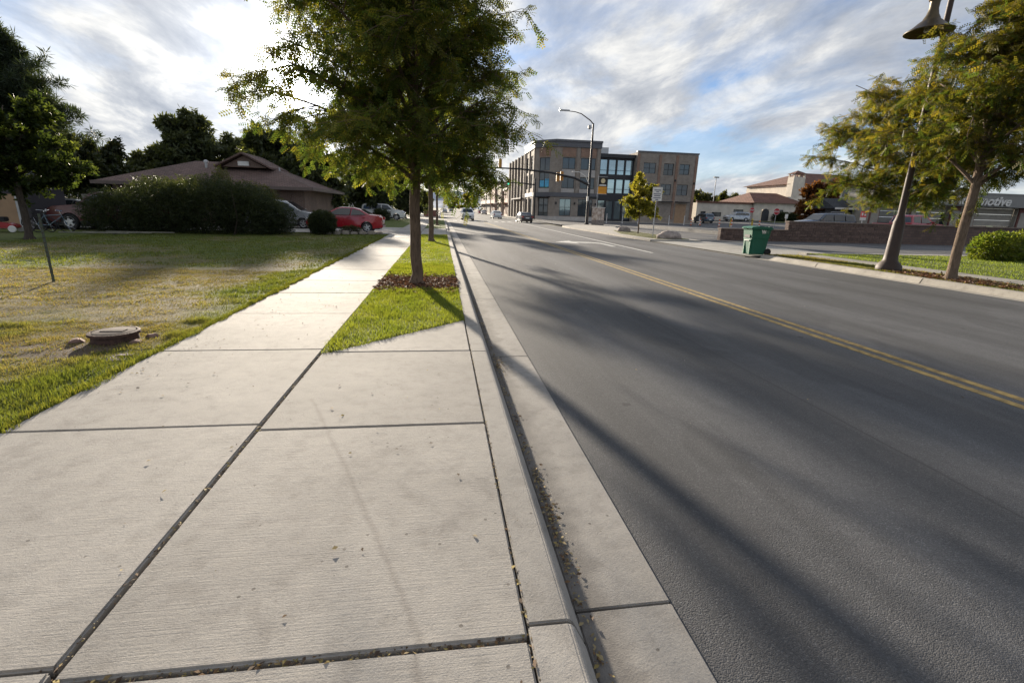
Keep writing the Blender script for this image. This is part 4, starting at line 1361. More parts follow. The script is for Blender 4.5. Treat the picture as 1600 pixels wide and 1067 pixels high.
# --- fence behind the maroon truck
f = thing('wood_fence', 'weathered board fence behind the parked vehicles at left', 'fence', (-20.3, 34.2, SW))
for k in range(22):
    MB().box(k * .16 - 1.6, k * .16 - 1.46, 0, .025, 0, 1.75 + random.uniform(-.03, .03)).build('board', MT['wood'], f)
MB().box(-1.7, 2., .026, .07, .4, .5).box(-1.7, 2., .026, .07, 1.3, 1.4).build('rail', MT['wood'], f)


# ------------------------------------------------------------------ vehicles
CARS = {
    'sedan': dict(W=1.76, top=[(-2.12, .28), (-2.2, .42), (-2.2, .62), (-2.14, .88), (-2.02, 1.0), (-1.5, 1.05), (-.95, 1.34), (-.55, 1.44), (.1, 1.45), (.42, 1.39), (1.15, 1.0), (1.75, .90), (2.08, .74), (2.2, .55), (2.2, .36), (2.1, .24)],
                  rear=((-1.5, 1.05), (-.95, 1.34)), front=((.42, 1.39), (1.15, 1.0)), belt=.98, xw=(-1.32, 1.32), rw=.31,
                  side=[[(-1.28, 1.03), (-.92, 1.27), (-.5, 1.36), (-.42, 1.0)], [(-.34, 1.0), (-.42, 1.37), (.08, 1.38), (.36, 1.33), (.92, 1.0)]]),
    'suv': dict(W=1.98, top=[(-2.4, .36), (-2.5, .5), (-2.52, .85), (-2.45, 1.15), (-2.3, 1.66), (-2.12, 1.78), (-.5, 1.84), (.35, 1.80), (.62, 1.74), (1.3, 1.20), (2.2, 1.10), (2.45, .92), (2.52, .6), (2.5, .42), (2.4, .3)],
                rear=((-2.43, 1.2), (-2.3, 1.66)), front=((.62, 1.74), (1.3, 1.20)), belt=1.15, xw=(-1.5, 1.55), rw=.37,
                side=[[(-2.2, 1.2), (-2.1, 1.6), (-1.3, 1.68), (-1.3, 1.2)], [(-1.2, 1.2), (-1.2, 1.69), (-.2, 1.71), (-.2, 1.2)], [(-.1, 1.2), (-.1, 1.71), (.5, 1.67), (1.05, 1.2)]]),
    'van': dict(W=1.86, top=[(-2.2, .32), (-2.3, .5), (-2.3, 1.0), (-2.2, 1.6), (-2.0, 1.74), (-.4, 1.78), (.45, 1.7), (1.35, 1.12), (2.0, .98), (2.28, .78), (2.3, .45), (2.2, .28)],
                rear=((-2.28, 1.1), (-2.2, 1.58)), front=((.45, 1.7), (1.35, 1.12)), belt=1.08, xw=(-1.4, 1.45), rw=.33,
                side=[[(-2.1, 1.12), (-2.05, 1.55), (-1.2, 1.62), (-1.2, 1.12)], [(-1.1, 1.12), (-1.1, 1.63), (-.1, 1.65), (-.1, 1.12)], [(0, 1.12), (0, 1.65), (.4, 1.6), (1.1, 1.12)]]),
    'pickup': dict(W=1.98, top=[(-2.85, .5), (-2.92, .6), (-2.92, 1.05), (-2.86, 1.14), (-.98, 1.16), (-.9, 1.2), (-.78, 1.78), (-.6, 1.86), (.55, 1.88), (.85, 1.82), (1.45, 1.24), (2.55, 1.14), (2.85, 1.0), (2.95, .7), (2.92, .5), (2.8, .38)],
                   rear=((-.9, 1.24), (-.79, 1.74)), front=((.85, 1.82), (1.45, 1.24)), belt=1.18, xw=(-1.85, 1.85), rw=.39,
                   side=[[(-.72, 1.26), (-.65, 1.73), (.02, 1.75), (.02, 1.24)], [(.12, 1.24), (.12, 1.75), (.72, 1.72), (1.2, 1.24)]]),
}


def car(name, label, cat, kind, paint, loc, rz, two=None, group=None, lights=True):
    K = CARS[kind]
    Wd, top, belt, rw = K['W'], K['top'], K['belt'], K['rw']
    H = max(p[1] for p in top)
    Lh = max(abs(p[0]) for p in top)
    root = thing(name, label, cat, loc, rz, group)

    def hw(x, z):
        t = max(0., (z - belt) / (H - belt))
        w_ = Wd / 2 - .24 * t - .05 * max(0, (.5 - z) / .3)
        e = max(0., abs(x) / Lh - .72) / .28
        return w_ * (1 - .13 * e * e)
    out = list(top)
    zb = top[-1][1]
    for xw in (K['xw'][1], K['xw'][0]):
        R_ = rw * 1.16
        for k in range(9):
            a = math.pi * k / 8
            out.append((xw + R_ * math.cos(a), max(zb, rw + R_ * math.sin(a) * .98)) if 0 < k < 8 else (xw + R_ * math.cos(a), zb - .02))
    cx_, cz_ = 0., .75
    inn = [(cx_ + (x - cx_) * .982, cz_ + (z - cz_) * .968) for x, z in out]
    n_ = len(out)
    V, F = [], []
    for sgn, pts, dd in ((-1, inn, 0.), (-1, out, .07), (1, out, .07), (1, inn, 0.)):
        for x, z in pts:
            V.append((x, sgn * (hw(x, z) - dd), z))
    for r_ in range(3):
        for i in range(n_):
            j = (i + 1) % n_
            F.append((r_ * n_ + i, r_ * n_ + j, (r_ + 1) * n_ + j, (r_ + 1) * n_ + i))
    F.append(tuple(range(n_)))
    F.append(tuple(range(4 * n_ - 1, 3 * n_ - 1, -1)))
    me = bpy.data.meshes.new('body')
    me.from_pydata(V, [], F)
    bm = bmesh.new()
    bm.from_mesh(me)
    big = [f for f in bm.faces if len(f.verts) > 4]
    bmesh.ops.triangulate(bm, faces=big)
    bmesh.ops.recalc_face_normals(bm, faces=bm.faces)
    bm.to_mesh(me)
    bm.free()
    me.polygons.foreach_set('use_smooth', [True] * len(me.polygons))
    me.set_sharp_from_angle(angle=math.radians(32))
    body = link('body', me, paint, root)
    for sgn in (-1, 1):
        for pl in K['side']:
            m = MB()
            c0 = (sum(p[0] for p in pl) / len(pl), sum(p[1] for p in pl) / len(pl))
            m.quad(*[(x, sgn * (hw(x, z) + .008), z) for x, z in (pl if sgn > 0 else pl[::-1])])
            m.build('side_window', MT['glass'], root)
        # sill trim and door handles
        MB().box(K['xw'][0] + rw * 1.25, K['xw'][1] - rw * 1.25, sgn * (Wd / 2 - .02) - .03, sgn * (Wd / 2 - .02) + .02, zb - .03, zb + .06).build('sill', MT['trim'], body)
        for pl in K['side'][-2:]:
            x0 = min(p[0] for p in pl)
            MB().box(x0 + .05, x0 + .25, sgn * (Wd / 2 + .0) - .012, sgn * (Wd / 2) + .03, belt - .13, belt - .09).build('door_handle', MT['trim'] if kind == 'suv' else paint, body)
        fx = K['front'][1][0] - .25
        MB().box(fx - .08, fx + .10, sgn * (Wd / 2 + .10) - .10, sgn * (Wd / 2 + .10) + .10, belt + .02, belt + .17).build('mirror', paint, root, bevel=.03)
    for nm, ((x0, z0), (x1, z1)) in (('rear_window', K['rear']), ('windshield', K['front'])):
        dx, dz = x1 - x0, z1 - z0
        L = math.hypot(dx, dz)
        nx_, nz_ = -dz / L, dx / L
        if nz_ < 0 or (abs(nz_) < .3 and nm == 'rear_window' and nx_ > 0):
            nx_, nz_ = -nx_, -nz_
        a0, a1 = (x0 + dx * .06 + nx_ * .014, z0 + dz * .06 + nz_ * .014), (x1 - dx * .06 + nx_ * .014, z1 - dz * .06 + nz_ * .014)
        w0, w1 = hw(x0, z0) - .10, hw(x1, z1) - .10
        MB().quad((a0[0], -w0, a0[1]), (a0[0], w0, a0[1]), (a1[0], w1, a1[1]), (a1[0], -w1, a1[1])).build(nm, MT['glass'], root)
    for xw in K['xw']:
        for sgn in (-1, 1):
            yw = sgn * (Wd / 2 - .13)
            m = MB().lathe([(rw * .62, -.11), (rw * .9, -.115), (rw, -.08), (rw, .08), (rw * .9, .115), (rw * .62, .11)], (xw, yw, rw), 18, 'y')
            wh = m.build('tyre', MT['rubber'], root, smooth=True)
            pts = []
            for k in range(20):
                a = 2 * math.pi * k / 20
                rr = rw * .60 if k % 4 in (0, 1) else rw * .30 if k % 4 == 2 else rw * .30
                pts.append((xw + rr * math.cos(a), rw + rr * math.sin(a)))
            m = MB().prism(pts, 'y', yw + sgn * .10, yw + sgn * .125)
            m.lathe([(rw * .56, yw + sgn * .105), (rw * .64, yw + sgn * .12), (rw * .64, yw + sgn * .10)], (xw, 0, rw), 18, 'y')
            m.build('rim', MT['rim'], wh)
    xr, xf = top[2][0], max(p[0] for p in top)
    for sgn in (-1, 1):
        z0 = belt - .28
        MB().box(xr - .02, xr + .22, sgn * (Wd / 2 - .2) - .17, sgn * (Wd / 2 - .2) + .13, z0, z0 + .2).build('taillight', MT['tail'], root, bevel=.03)
        MB().box(xf - .30, xf - .01, sgn * (Wd / 2 - .26) - .2, sgn * (Wd / 2 - .26) + .14, belt - .36, belt - .2).build('headlight', MT['lamp'], root, bevel=.03)
    MB().box(xr - .035, xr + .02, -.26, .26, .58, .74).build('rear_plate', MT['plate'], root)
    MB().box(xf - .1, xf + .02, -.48, .48, .46, .66).build('grille', MT['trim'], root, bevel=.02)
    MB().box(xf - .03, xf + .035, -.2, .2, .36, .45).build('front_plate', MT['plate'], root)
    MB().box(xr - .03, xr + .1, -Wd * .42, Wd * .42, .3, .46).build('rear_bumper', MT['trim'] if kind != 'sedan' else paint, root, bevel=.03)
    MB().box(-Lh * .92, Lh * .92, -Wd * .38, Wd * .38, .2, .34).build('underbody', MT['trim'], root)
    if kind == 'pickup':
        MB().box(-2.78, -1.02, -.80, .80, 1.1, 1.175).build('bed_cover', MT['trim'], root)
    if kind == 'suv':
        for sgn in (-1, 1):
            MB().tube([(-2., sgn * .66, 1.80), (-1.9, sgn * .66, 1.89), (0.1, sgn * .66, 1.91), (.25, sgn * .66, 1.84)], .022, 6).build('roof_rail', MT['black'], root)
    return root


def paintm(name, col, rough=.25, metal=.1):
    return M(name, col, rough, metal, var=.05, coat=.8, vs=1.5)


P_red, P_wht, P_blk, P_slv, P_mar = paintm('red paint', (.34, .012, .022)), paintm('white paint', (.72, .72, .71)), paintm('black paint', (.012, .012, .015)), paintm('silver paint', (.40, .42, .44), .3, .5), paintm('faded maroon paint', (.10, .022, .022), .45)
P_gry, P_blu, P_red2 = paintm('graphite paint', (.085, .09, .095), .3, .4), paintm('blue grey paint', (.10, .14, .18), .3, .3), paintm('bright red paint', (.36, .02, .03))
DZ = SW - .012
car('red_sedan', 'red sedan backed into the driveway beside the sidewalk', 'car', 'sedan', P_red, (-5.75, 31.3, DZ), math.pi)
car('silver_minivan', 'silver minivan mostly hidden behind the hedge', 'car', 'van', P_slv, (-10.3, 34.4, DZ), 0)
car('maroon_pickup', 'faded maroon pickup with its nose out of the hedge', 'truck', 'pickup', P_mar, (-16.6, 28.6, DZ - .03), math.pi)
car('white_sedan', 'old pale sedan parked behind the maroon pickup', 'car', 'sedan', P_slv, (-20.4, 31.5, DZ), math.pi * .93)
car('white_suv', 'white sport utility vehicle parked across the neighbour lawn', 'car', 'suv', P_wht, (-6.8, 60.5, SW), 0)
car('white_van', 'white fronted van driving toward the camera', 'car', 'van', P_wht, (3.85, 75.5, 0), -math.pi / 2)
car('black_sedan', 'black sedan waiting at the crossing, seen from behind', 'car', 'sedan', P_blk, (11.75, 70.5, 0), math.pi / 2 + .06)
car('white_sedan', 'white sedan seen from behind beyond the crossing', 'car', 'sedan', P_wht, (10.3, 94.5, 0), math.pi / 2 + .05)
car('dark_sedan', 'dark parked sedan at the right kerb down the street', 'car', 'sedan', P_gry, (13.9, 130, 0), math.pi / 2)
for k, (x, y_, p, lb) in enumerate([(1.2, 190, P_slv, 'silver car parked far down the left kerb'), (1.2, 205, P_wht, 'white car parked far down the left kerb'), (4.2, 230, P_gry, 'grey car far away in the oncoming lane'), (13.9, 165, P_wht, 'white car parked far down the right kerb'), (13.9, 180, P_red2, 'small red car parked far down the right kerb')]):
    car('distant_car', lb, 'car', 'sedan', p, (x, y_, 0), -math.pi / 2 if x < 6 else math.pi / 2, group='cars far down the street')
car('graphite_suv', 'dark grey sport utility vehicle parked above the block wall', 'car', 'suv', P_gry, (33.5, 39.5, LZ), math.pi)
car('red_pickup', 'red pickup parked in front of the automotive shop', 'truck', 'pickup', P_red2, (39.0, 36.6, LZ), .10)
car('silver_car', 'silver car parked before the cream flat roofed wing', 'car', 'suv', P_slv, (59.4, 93.5, float(lot_z(np.array(59.4), np.array(93.5)))), math.pi)
car('blue_car', 'blue grey car at the right corner of the brick block', 'car', 'suv', P_blu, (52.0, 93.0, float(lot_z(np.array(52.), np.array(93.)))), math.pi / 2)

# ------------------------------------------------------------------ street furniture
# wheeled bin
b = thing('wheeled_bin', 'dark green wheeled bin standing by the far curb', 'bin', (13.78, 19.95, .066), math.radians(-3))
MT['bin'] = M('green plastic', (.012, .12, .07), .6, var=.12, vs=3.)
MT['binlid'] = M('green lid plastic', (.014, .13, .078), .55, var=.1)
m = MB()
sec = []
for z, w_, d0, d1 in ((.03, .27, -.33, .27), (.10, .28, -.34, .28), (.62, .305, -.38, .32), (.66, .32, -.38, .33), (.95, .335, -.41, .36), (1.02, .355, -.43, .38)):
    sec.append((z, w_, d0, d1))
for z, w_, d0, d1 in sec:
    m.v += [(d0, -w_, z), (d1, -w_, z), (d1, w_, z), (d0, w_, z)]
for i in range(len(sec) - 1):
    for k in range(4):
        m.f.append((i * 4 + k, i * 4 + (k + 1) % 4, i * 4 + 4 + (k + 1) % 4, i * 4 + 4 + k))
m.f += [(3, 2, 1, 0), tuple(range(len(sec) * 4 - 4, len(sec) * 4))]
m.build('body', MT['bin'], b, bevel=.025, segs=2)
m = MB().box(-.46, .38, -.375, .375, 1.02, 1.055)
m.prism([(-.50, 1.05), (-.42, 1.105), (-.1, 1.135), (.3, 1.10), (.42, 1.06), (.42, 1.05)], 'y', -.36, .36)
m.build('lid', MT['binlid'], b, bevel=.015)
m = MB().box(-.415, -.345, -.20, .20, .68, .80)
m.build('grab_recess', MT['black'], b, bevel=.01)
m = MB()
for s_ in (-1, 1):
    m.box(-.385, -.30, s_ * .20 - .05, s_ * .20 + .05, .03, .60)
m.box(-.39, -.32, -.25, .25, .52, .66)
m.build('front_ribs', MT['binlid'], b, bevel=.015)
MB().tube([(-.40, -.17, .57), (-.40, .17, .57)], .018, 8).build('lift_bar', MT['black'], b)
b.scale = (1.1, 1.1, 1.1)
for s_ in (-1, 1):
    m = MB().lathe([(.05, -.035), (.12, -.04), (.14, -.02), (.14, .02), (.12, .04), (.05, .035)], (.36, s_ * .29, .14), 18, 'y')
    m.build('wheel', MT['rubber'], b, smooth=True)
MB().tube([(.38, -.3, 1.0), (.47, -.28, 1.03), (.47, .28, 1.03), (.38, .3, 1.0)], .016, 8).build('handle', MT['bin'], b)
for k in range(3):
    MB().box(.30, .44, -.26 + k * .22, -.16 + k * .22, 1.06, 1.115).build('hinge', MT['binlid'], b, bevel=.01)
tme = text_mesh('W', .17, 0, .012, .004)
t_ = link('logo_letter', tme, MT['offw'], b, (-.03, -.345, .86))
t_.rotation_euler = (math.pi / 2 + .05, 0, 0)
tme = text_mesh('M', .17, 0, .012, .004)
t_ = link('logo_letter', tme, M('faded green grey print', (.10, .20, .15), .6), b, (.13, -.345, .86))
t_.rotation_euler = (math.pi / 2 + .05, 0, 0)

# bell lamp post
lp = thing('street_lamp', 'dark bronze lamp post with a bell shaped shade by the far curb', 'street lamp', (14.56, 14.0, SW))
m = MB().lathe([(.36, -.05), (.37, .06), (.35, .16), (.31, .20), (.30, .23), (.25, .27), (.21, .34), (.195, .5), (.16, 1.55), (.14, 1.60), (.115, 1.72), (.10, 1.78)], n=20)
m.build('base', MT['darkbr'], lp, smooth=True)
MB().tube([(0, 0, 1.7), (0, 0, 4), (0, 0, 8.6)], [.098, .088, .07], 14).build('shaft', MT['darkbr'], lp, smooth=True)
m = MB()
m.tube([(0, 0, 7.7), (-.12, -.03, 8.25), (-.38, -.08, 8.5), (-.62, -.12, 8.35), (-.62, -.12, 7.72)], .03, 8)
m.tube([(0, 0, 8.3), (-.25, -.05, 8.15), (-.45, -.09, 8.22), (-.55, -.1, 8.4)], .02, 6)
m.tube([(.0, 0, 8.05), (-.1, -.02, 7.9), (-.18, -.03, 7.98)], .02, 6)
m.build('arm', MT['darkbr'], lp, smooth=True)
m = MB().lathe([(.05, 7.62), (.155, 7.60), (.17, 7.56), (.155, 7.51), (.12, 7.48), (.115, 7.30), (.15, 7.15), (.20, 7.06), (.21, 7.02), (.30, 6.95), (.44, 6.82), (.60, 6.72), (.595, 6.70), (.43, 6.79), (.28, 6.91), (.02, 6.95)], (-.62, -.12, .0), 24)
m.v = [(x, y_, z + .12) for x, y_, z in m.v]
m.build('bell_shade', M('bronze bell shade', (.085, .062, .03), .4, .5, vs=5.), lp, smooth=True)
MB().lathe([(.02, 6.80), (.12, 6.85), (.13, 6.95), (.05, 7.05)], (-.62, -.12, .0), 14).build('lamp_bulb', MT['lamp'], lp, smooth=True)
# signal mast with street light
def signal_head(par, x, y_, z, facing=1, lit=None, shell='amber', plate=False):
    col_ = M('yellow signal housing', (.50, .22, .03), .5) if shell == 'amber' else MT['black']
    hd = MB().box(x - .19, x + .19, y_ - .14, y_ + .14, z - .55, z + .55).build('signal_head', col_, par, bevel=.03)
    for k, c3 in enumerate(('tail', 'amber', 'lamp')):
        m_ = MB().lathe([(.13, 0), (.15, -.16 * facing), (.13, -.17 * facing)], (x, y_ - .14 * facing, z + .36 - k * .36), 12, 'y')
        mt_ = col_
        if facing > 0:
            mt_ = emit('lit green lens', (.05, .9, .5), 2.2) if (lit == k) else MT['trim']
        m_.build('lens', mt_, hd)
    return hd


ms = thing('signal_mast', 'near traffic signal mast with street light and long arm over the road', 'traffic signal', (18.75, 62.6, SW))
MB().lathe([(.36, -.05), (.36, .08), (.24, .12), (.19, .4), (.17, 5.5), (.14, 9), (.10, 12.2)], n=14).build('pole', MT['black'], ms, smooth=True)
pts = [(0, 0, 4.9), (-2.0, 0, 5.7), (-5.0, 0, 6.2), (-9, 0, 6.5), (-15.6, 0, 6.55)]
MB().tube(pts, [.16, .14, .12, .10, .07], 10).build('mast_arm', MT['black'], ms, smooth=True)
MB().tube([(0, 0, 12.1), (-.4, 0, 12.5), (-1.6, 0, 13.2), (-2.4, 0, 13.38), (-3.2, 0, 13.42)], [.075, .07, .06, .05, .045], 8).build('light_arm', MT['darkbr'], ms, smooth=True)
MB().box(-4.45, -3.1, -.18, .18, 13.40, 13.56).build('luminaire', MT['steel'], ms, bevel=.05)
MB().tube([(-.02, 0, 11.7), (-.35, 0, 11.7)], .03, 6).lathe([(.1, 11.5), (.2, 11.6), (.22, 11.9), (.05, 12.0)], (-.45, 0, 0), 12).build('camera_dome', MT['steel'], ms, smooth=True)
for x, z in ((-11.5, 7.05), (-14.2, 6.6)):
    signal_head(ms, x, 0.24, z, -1)
signal_head(ms, -4.1, .3, 5.75, -1)
signal_head(ms, -3.55, .45, 5.9, -1)
MB().tube([(-.1, -.2, 5.0), (-.6, -.2, 5.9), (-1.4, -.2, 6.4), (-2.4, -.2, 6.45)], .05, 8).build('cable_conduit', MT['offw'], ms, smooth=True)
MB().box(-.30, -.08, -.42, -.18, 2.9, 3.5).build('control_box', MT['offw'], ms, bevel=.02)
MB().box(.12, 1.1, -.1, .12, 3.2, 3.5).build('bracket', MT['black'], ms, bevel=.02)
fm_ = thing('signal_mast', 'far traffic signal mast arm carrying green lights over the crossing', 'traffic signal', (17.3, 92.5, .12))
MB().lathe([(.3, -.05), (.3, .1), (.18, .15), (.15, 6.2), (.12, 7.4)], n=12).build('pole', MT['black'], fm_, smooth=True)
MB().tube([(0, 0, 6.2), (-3, 0, 6.45), (-13.5, 0, 6.5)], [.12, .1, .06], 8).build('mast_arm', MT['black'], fm_, smooth=True)
for x in (-5.1, -7.8):
    signal_head(fm_, x, -.2, 6.55, 1, 2, 'black')
MB().box(-10.6, -10., -.12, -.08, 6.2, 7.0).build('lane_sign', MT['offw'], fm_, bevel=.01)
signal_head(fm_, -11.2, .2, 6.6, -1)
# banner pole
bp = thing('banner_pole', 'pole with an orange and black banner beside the signal mast', 'banner', (20.4, 64.2, SW))
MB().tube([(0, 0, -.05), (0, 0, 6.2)], [.05, .04], 8).build('pole', MT['steel'], bp)
MB().box(.08, 1.25, -.012, .012, 3.95, 4.85).build('lower_cloth', M('orange cloth', (.62, .28, .03), .8), bp)
MB().box(.08, 1.25, -.012, .012, 4.85, 6.05).build('upper_cloth', M('black cloth', (.02, .018, .015), .8), bp)
MB().lathe([(.22, -.02), (.3, -.022), (.3, -.014), (.22, -.014)], (.68, 0, 5.58), 20, 'y').build('ring_emblem', M('pale gold print', (.6, .5, .3), .7), bp)
m = MB().box(.2, 1.15, -.02, -.014, 4.95, 5.12)
m.build('print_bar', MT['offw'], bp)
MB().box(0, 1.3, -.02, .02, 6.05, 6.1).box(0, 1.3, -.02, .02, 3.9, 3.95).build('bracket', MT['steel'], bp)
# wrapped utility cabinet
cb = thing('utility_cabinet', 'tall utility cabinet wrapped in pale rusty artwork by the signal mast', 'cabinet', (19.9, 61.6, SW), math.radians(30))
MB().box(-.65, .65, -.5, .5, 0, .62).build('plinth', M('grey brown print', (.22, .19, .17), .7, var=.35, vs=6.), cb, bevel=.02)
MB().box(-.63, .63, -.48, .48, .62, 2.12).build('cabinet_body', M('pale wrapped print', (.44, .30, .22), .6, var=.4, vs=3., col2=(.66, .58, .50)), cb, bevel=.02)
MB().box(-.7, .7, -.54, .54, 2.12, 2.2).build('lid', MT['offw'], cb, bevel=.02)
MB().box(-.02, .02, -.5, -.478, .7, 2.05).build('door_seam', MT['trim'], cb)
# rocks
def rock(label, loc, sx, sy, sz, seed):
    bm = bmesh.new()
    bmesh.ops.create_icosphere(bm, subdivisions=4, radius=1)
    r = np.random.default_rng(seed)
    off = r.random(3) * 9
    for v in bm.verts:
        c = v.co
        k = 1 + .45 * (float(vnoise(c.x * 1.1 + off[0] + c.z, c.y * 1.1 + off[1] - c.z, 1., 4)) - .5)
        v.co = Vector((c.x * sx * k, c.y * sy * k, c.z * sz * k))
    me = bpy.data.meshes.new('boulder')
    bm.to_mesh(me)
    bm.free()
    me.polygons.foreach_set('use_smooth', [True] * len(me.polygons))
    return tag(link('boulder', me, MT['rock'], None, loc), label, 'rock', 'boulders on the corner island')


MT['rock'] = M('grey pink granite', (.30, .25, .22), .9, var=.35, vs=4., bump=.05, bs=8.)
rock('larger boulder lying at the near end of the corner island', (15.05, 31.0, .22), .85, .6, .42, 1)
rock('smaller boulder beside the small yellow green tree', (15.75, 41.2, .2), .6, .45, .38, 2)
# white sign on post
sg = thing('sign_post', 'white notice sign on a thin post at the corner island', 'sign', (14.95, 33.4, SW))
MB().tube([(0, 0, -.1), (0, 0, 3.35)], .033, 8).build('post', MT['steel'], sg)
MB().box(-.36, .36, -.06, -.04, 2.45, 3.38).build('sign_board', MT['offw'], sg, bevel=.008)
m = MB()
for k, (a, z) in enumerate([(.25, 3.18), (.10, 3.06), (.27, 2.92), (.23, 2.80), (.27, 2.66), (.10, 2.53)]):
    m.box(-a, a, -.066, -.0605, z - .03, z + .03)
m.build('printed_lines', M('faded grey print', (.14, .14, .19), .7), sg)
# delineators and bollards
MT['orange'] = M('orange plastic', (.65, .16, .05), .55)
for k, (x, y_, lb) in enumerate([(39.6, 74.5, 'leftmost striped channelizer at the lot edge'), (42.8, 77.5, 'second striped channelizer from the left'), (40.6, 68.0, 'third striped channelizer from the left'), (38.9, 62.2, 'fourth striped channelizer beside the end of the wall'), (46.0, 66.5, 'rightmost striped channelizer behind the wall')]):
    d = thing('channelizer', 'orange and white ' + lb, 'channelizer', (x, y_, .05), 0, 'striped channelizers in the lot')
    MB().lathe([(.30, 0), (.30, .06), (.13, .09)], n=12).build('rubber_base', MT['rubber'], d)
    for j in range(5):
        MB().lathe([(.13 - j * .008, .09 + j * .21), (.125 - j * .008, .30 + j * .21)], n=12).build('band', MT['offw'] if j % 2 else MT['orange'], d)
    MB().lathe([(.05, 1.14), (.05, 1.22)], n=8).build('grip', MT['orange'], d)
MT['ylw'] = M('yellow bollard paint', (.60, .42, .05), .5)
for k, (x, y_, lb) in enumerate([(45.2, 72.5, 'short yellow bollard left of the stop sign'), (44.5, 66.0, 'yellow bollard under the red stop sign')]):
    d = thing('bollard', lb, 'bollard', (x, y_, .05), 0, 'yellow bollards in the lot')
    MB().lathe([(.12, -.05), (.12, 1.3), (.09, 1.4), (.02, 1.43)], n=12).build('post', MT['ylw'], d, smooth=True)
    MB().lathe([(.122, 1.1), (.122, 1.2)], n=12).build('band', MT['black'], d)
for k in range(7):
    x = 27.2 + k * 2.75
    d = thing('fence_post', ['first', 'second', 'third', 'fourth', 'fifth', 'sixth', 'seventh'][k] + ' slim white post from the left before the brick block', 'post', (x, 79.5, .045), 0, 'white posts before the brick block')
    MB().lathe([(.11, -.02), (.11, .05), (.06, .08), (.055, 1.5), (.02, 1.53)], n=10).build('post', MT['offw'], d, smooth=True)
    MB().lathe([(.062, 1.2), (.062, 1.32)], n=10).build('reflective_band', MT['steel'], d)


def stop_sign(label, loc, zc, R_, backplate=False, group='red signs'):
    d = thing('stop_sign', label, 'sign', loc, 0, group)
    MB().tube([(0, 0, -.1), (0, 0, zc + R_)], .035, 8).build('post', MT['steel'], d)
    oc = [(R_ * math.cos(math.pi / 8 + k * math.pi / 4), zc + R_ * math.sin(math.pi / 8 + k * math.pi / 4)) for k in range(8)]
    MB().prism(oc, 'y', -.06, -.045).build('sign_plate', MT['offw'], d)
    oc = [(x * .92, zc + (z - zc) * .92) for x, z in oc]
    MB().prism(oc, 'y', -.066, -.0605).build('red_face', M('red sign face', (.50, .02, .03), .5), d)
    tm2 = text_mesh('STOP', R_ * .62, 0, .01, .002)
    w2 = max(v.co.x for v in tm2.vertices)
    t2 = link('lettering', tm2, MT['offw'], d, (-w2 / 2, -.07, zc - R_ * .22))
    t2.rotation_euler = (math.pi / 2, 0, 0)
    return d


stop_sign('red stop sign standing behind the yellow bollard', (44.4, 66.4, .05), 2.6, .42)
stop_sign('red stop sign close to the front of the grey sport utility vehicle', (38.2, 52.5, LZ), 2.0, .40)
rs = thing('notice_sign', 'red and white notice sign on a white post above the wall', 'sign', (34.15, 36.2, LZ))
MB().box(-.03, .03, -.02, .02, 0, 1.4).build('post', MT['offw'], rs)
MB().box(-.27, .27, -.05, -.03, 1.32, 1.55).build('white_panel', MT['offw'], rs)
MB().box(-.27, .27, -.05, -.03, 1.55, 2.02).build('red_panel', M('red notice', (.55, .05, .06), .6), rs)
MB().box(-.2, -.06, -.056, -.0505, 1.68, 1.9).box(.06, .2, -.056, -.0505, 1.68, 1.9).build('print_blocks', MT['offw'], rs)
bs_ = thing('notice_sign', 'dark framed notice board beside the shop corner', 'sign', (36.2, 41.2, LZ))
MB().box(-.7, .7, 0, .05, .6, 2.0).build('frame', MT['steel'], bs_)
MB().box(-.62, .62, -.02, -.001, .68, 1.92).build('dark_face', MT['dk'], bs_)
MB().lathe([(.2, -.03), (.2, -.021)], (0, 0, 1.55), 16, 'y').build('round_mark', M('grey print', (.3, .3, .32), .7), bs_)
MB().box(-.4, .4, -.03, -.021, 1.0, 1.12).box(-.3, .3, -.03, -.021, .8, .9).build('print_lines', M('pale print', (.5, .5, .5), .7), bs_)
for k, (x, y_, hgt, lb) in enumerate([(62.2, 108, 9.3, 'tall lot light pole behind the flat cream roof'), (60.5, 135, 8.2, 'shorter distant lot light pole left of the tall one')]):
    d = thing('lot_light', lb, 'street lamp', (x, y_, .8), 0, 'lot lights behind the cream building')
    MB().tube([(0, 0, 0), (0, 0, hgt)], [.11, .08], 8).build('pole', MT['steel'], d)
    MB().box(-.6, .6, -.25, .25, hgt, hgt + .22).build('luminaire', MT['darkbr'], d, bevel=.04)
for k, (x, y_, lb) in enumerate([(63.3, 84, 'small white sign on the grass before the cream door'), (69.0, 74, 'small white sign left of the utility box near the wall')]):
    d = thing('small_sign', lb, 'sign', (x, y_, float(lot_z(np.array(x), np.array(y_)))), 0, 'small white signs')
    MB().box(-.04, .04, -.03, .03, 0, 1.2).build('post', MT['offw'], d)
    MB().box(-.3, .3, -.06, -.03, .9, 1.7).build('sign_board', MT['offw'], d, bevel=.01)
struct(MB().box(62, 90, 86, 98.6, .7, .95).build('cream_lawn', MT['island'] if 'island' in MT else M('far grass', (.085, .10, .03), .95)))

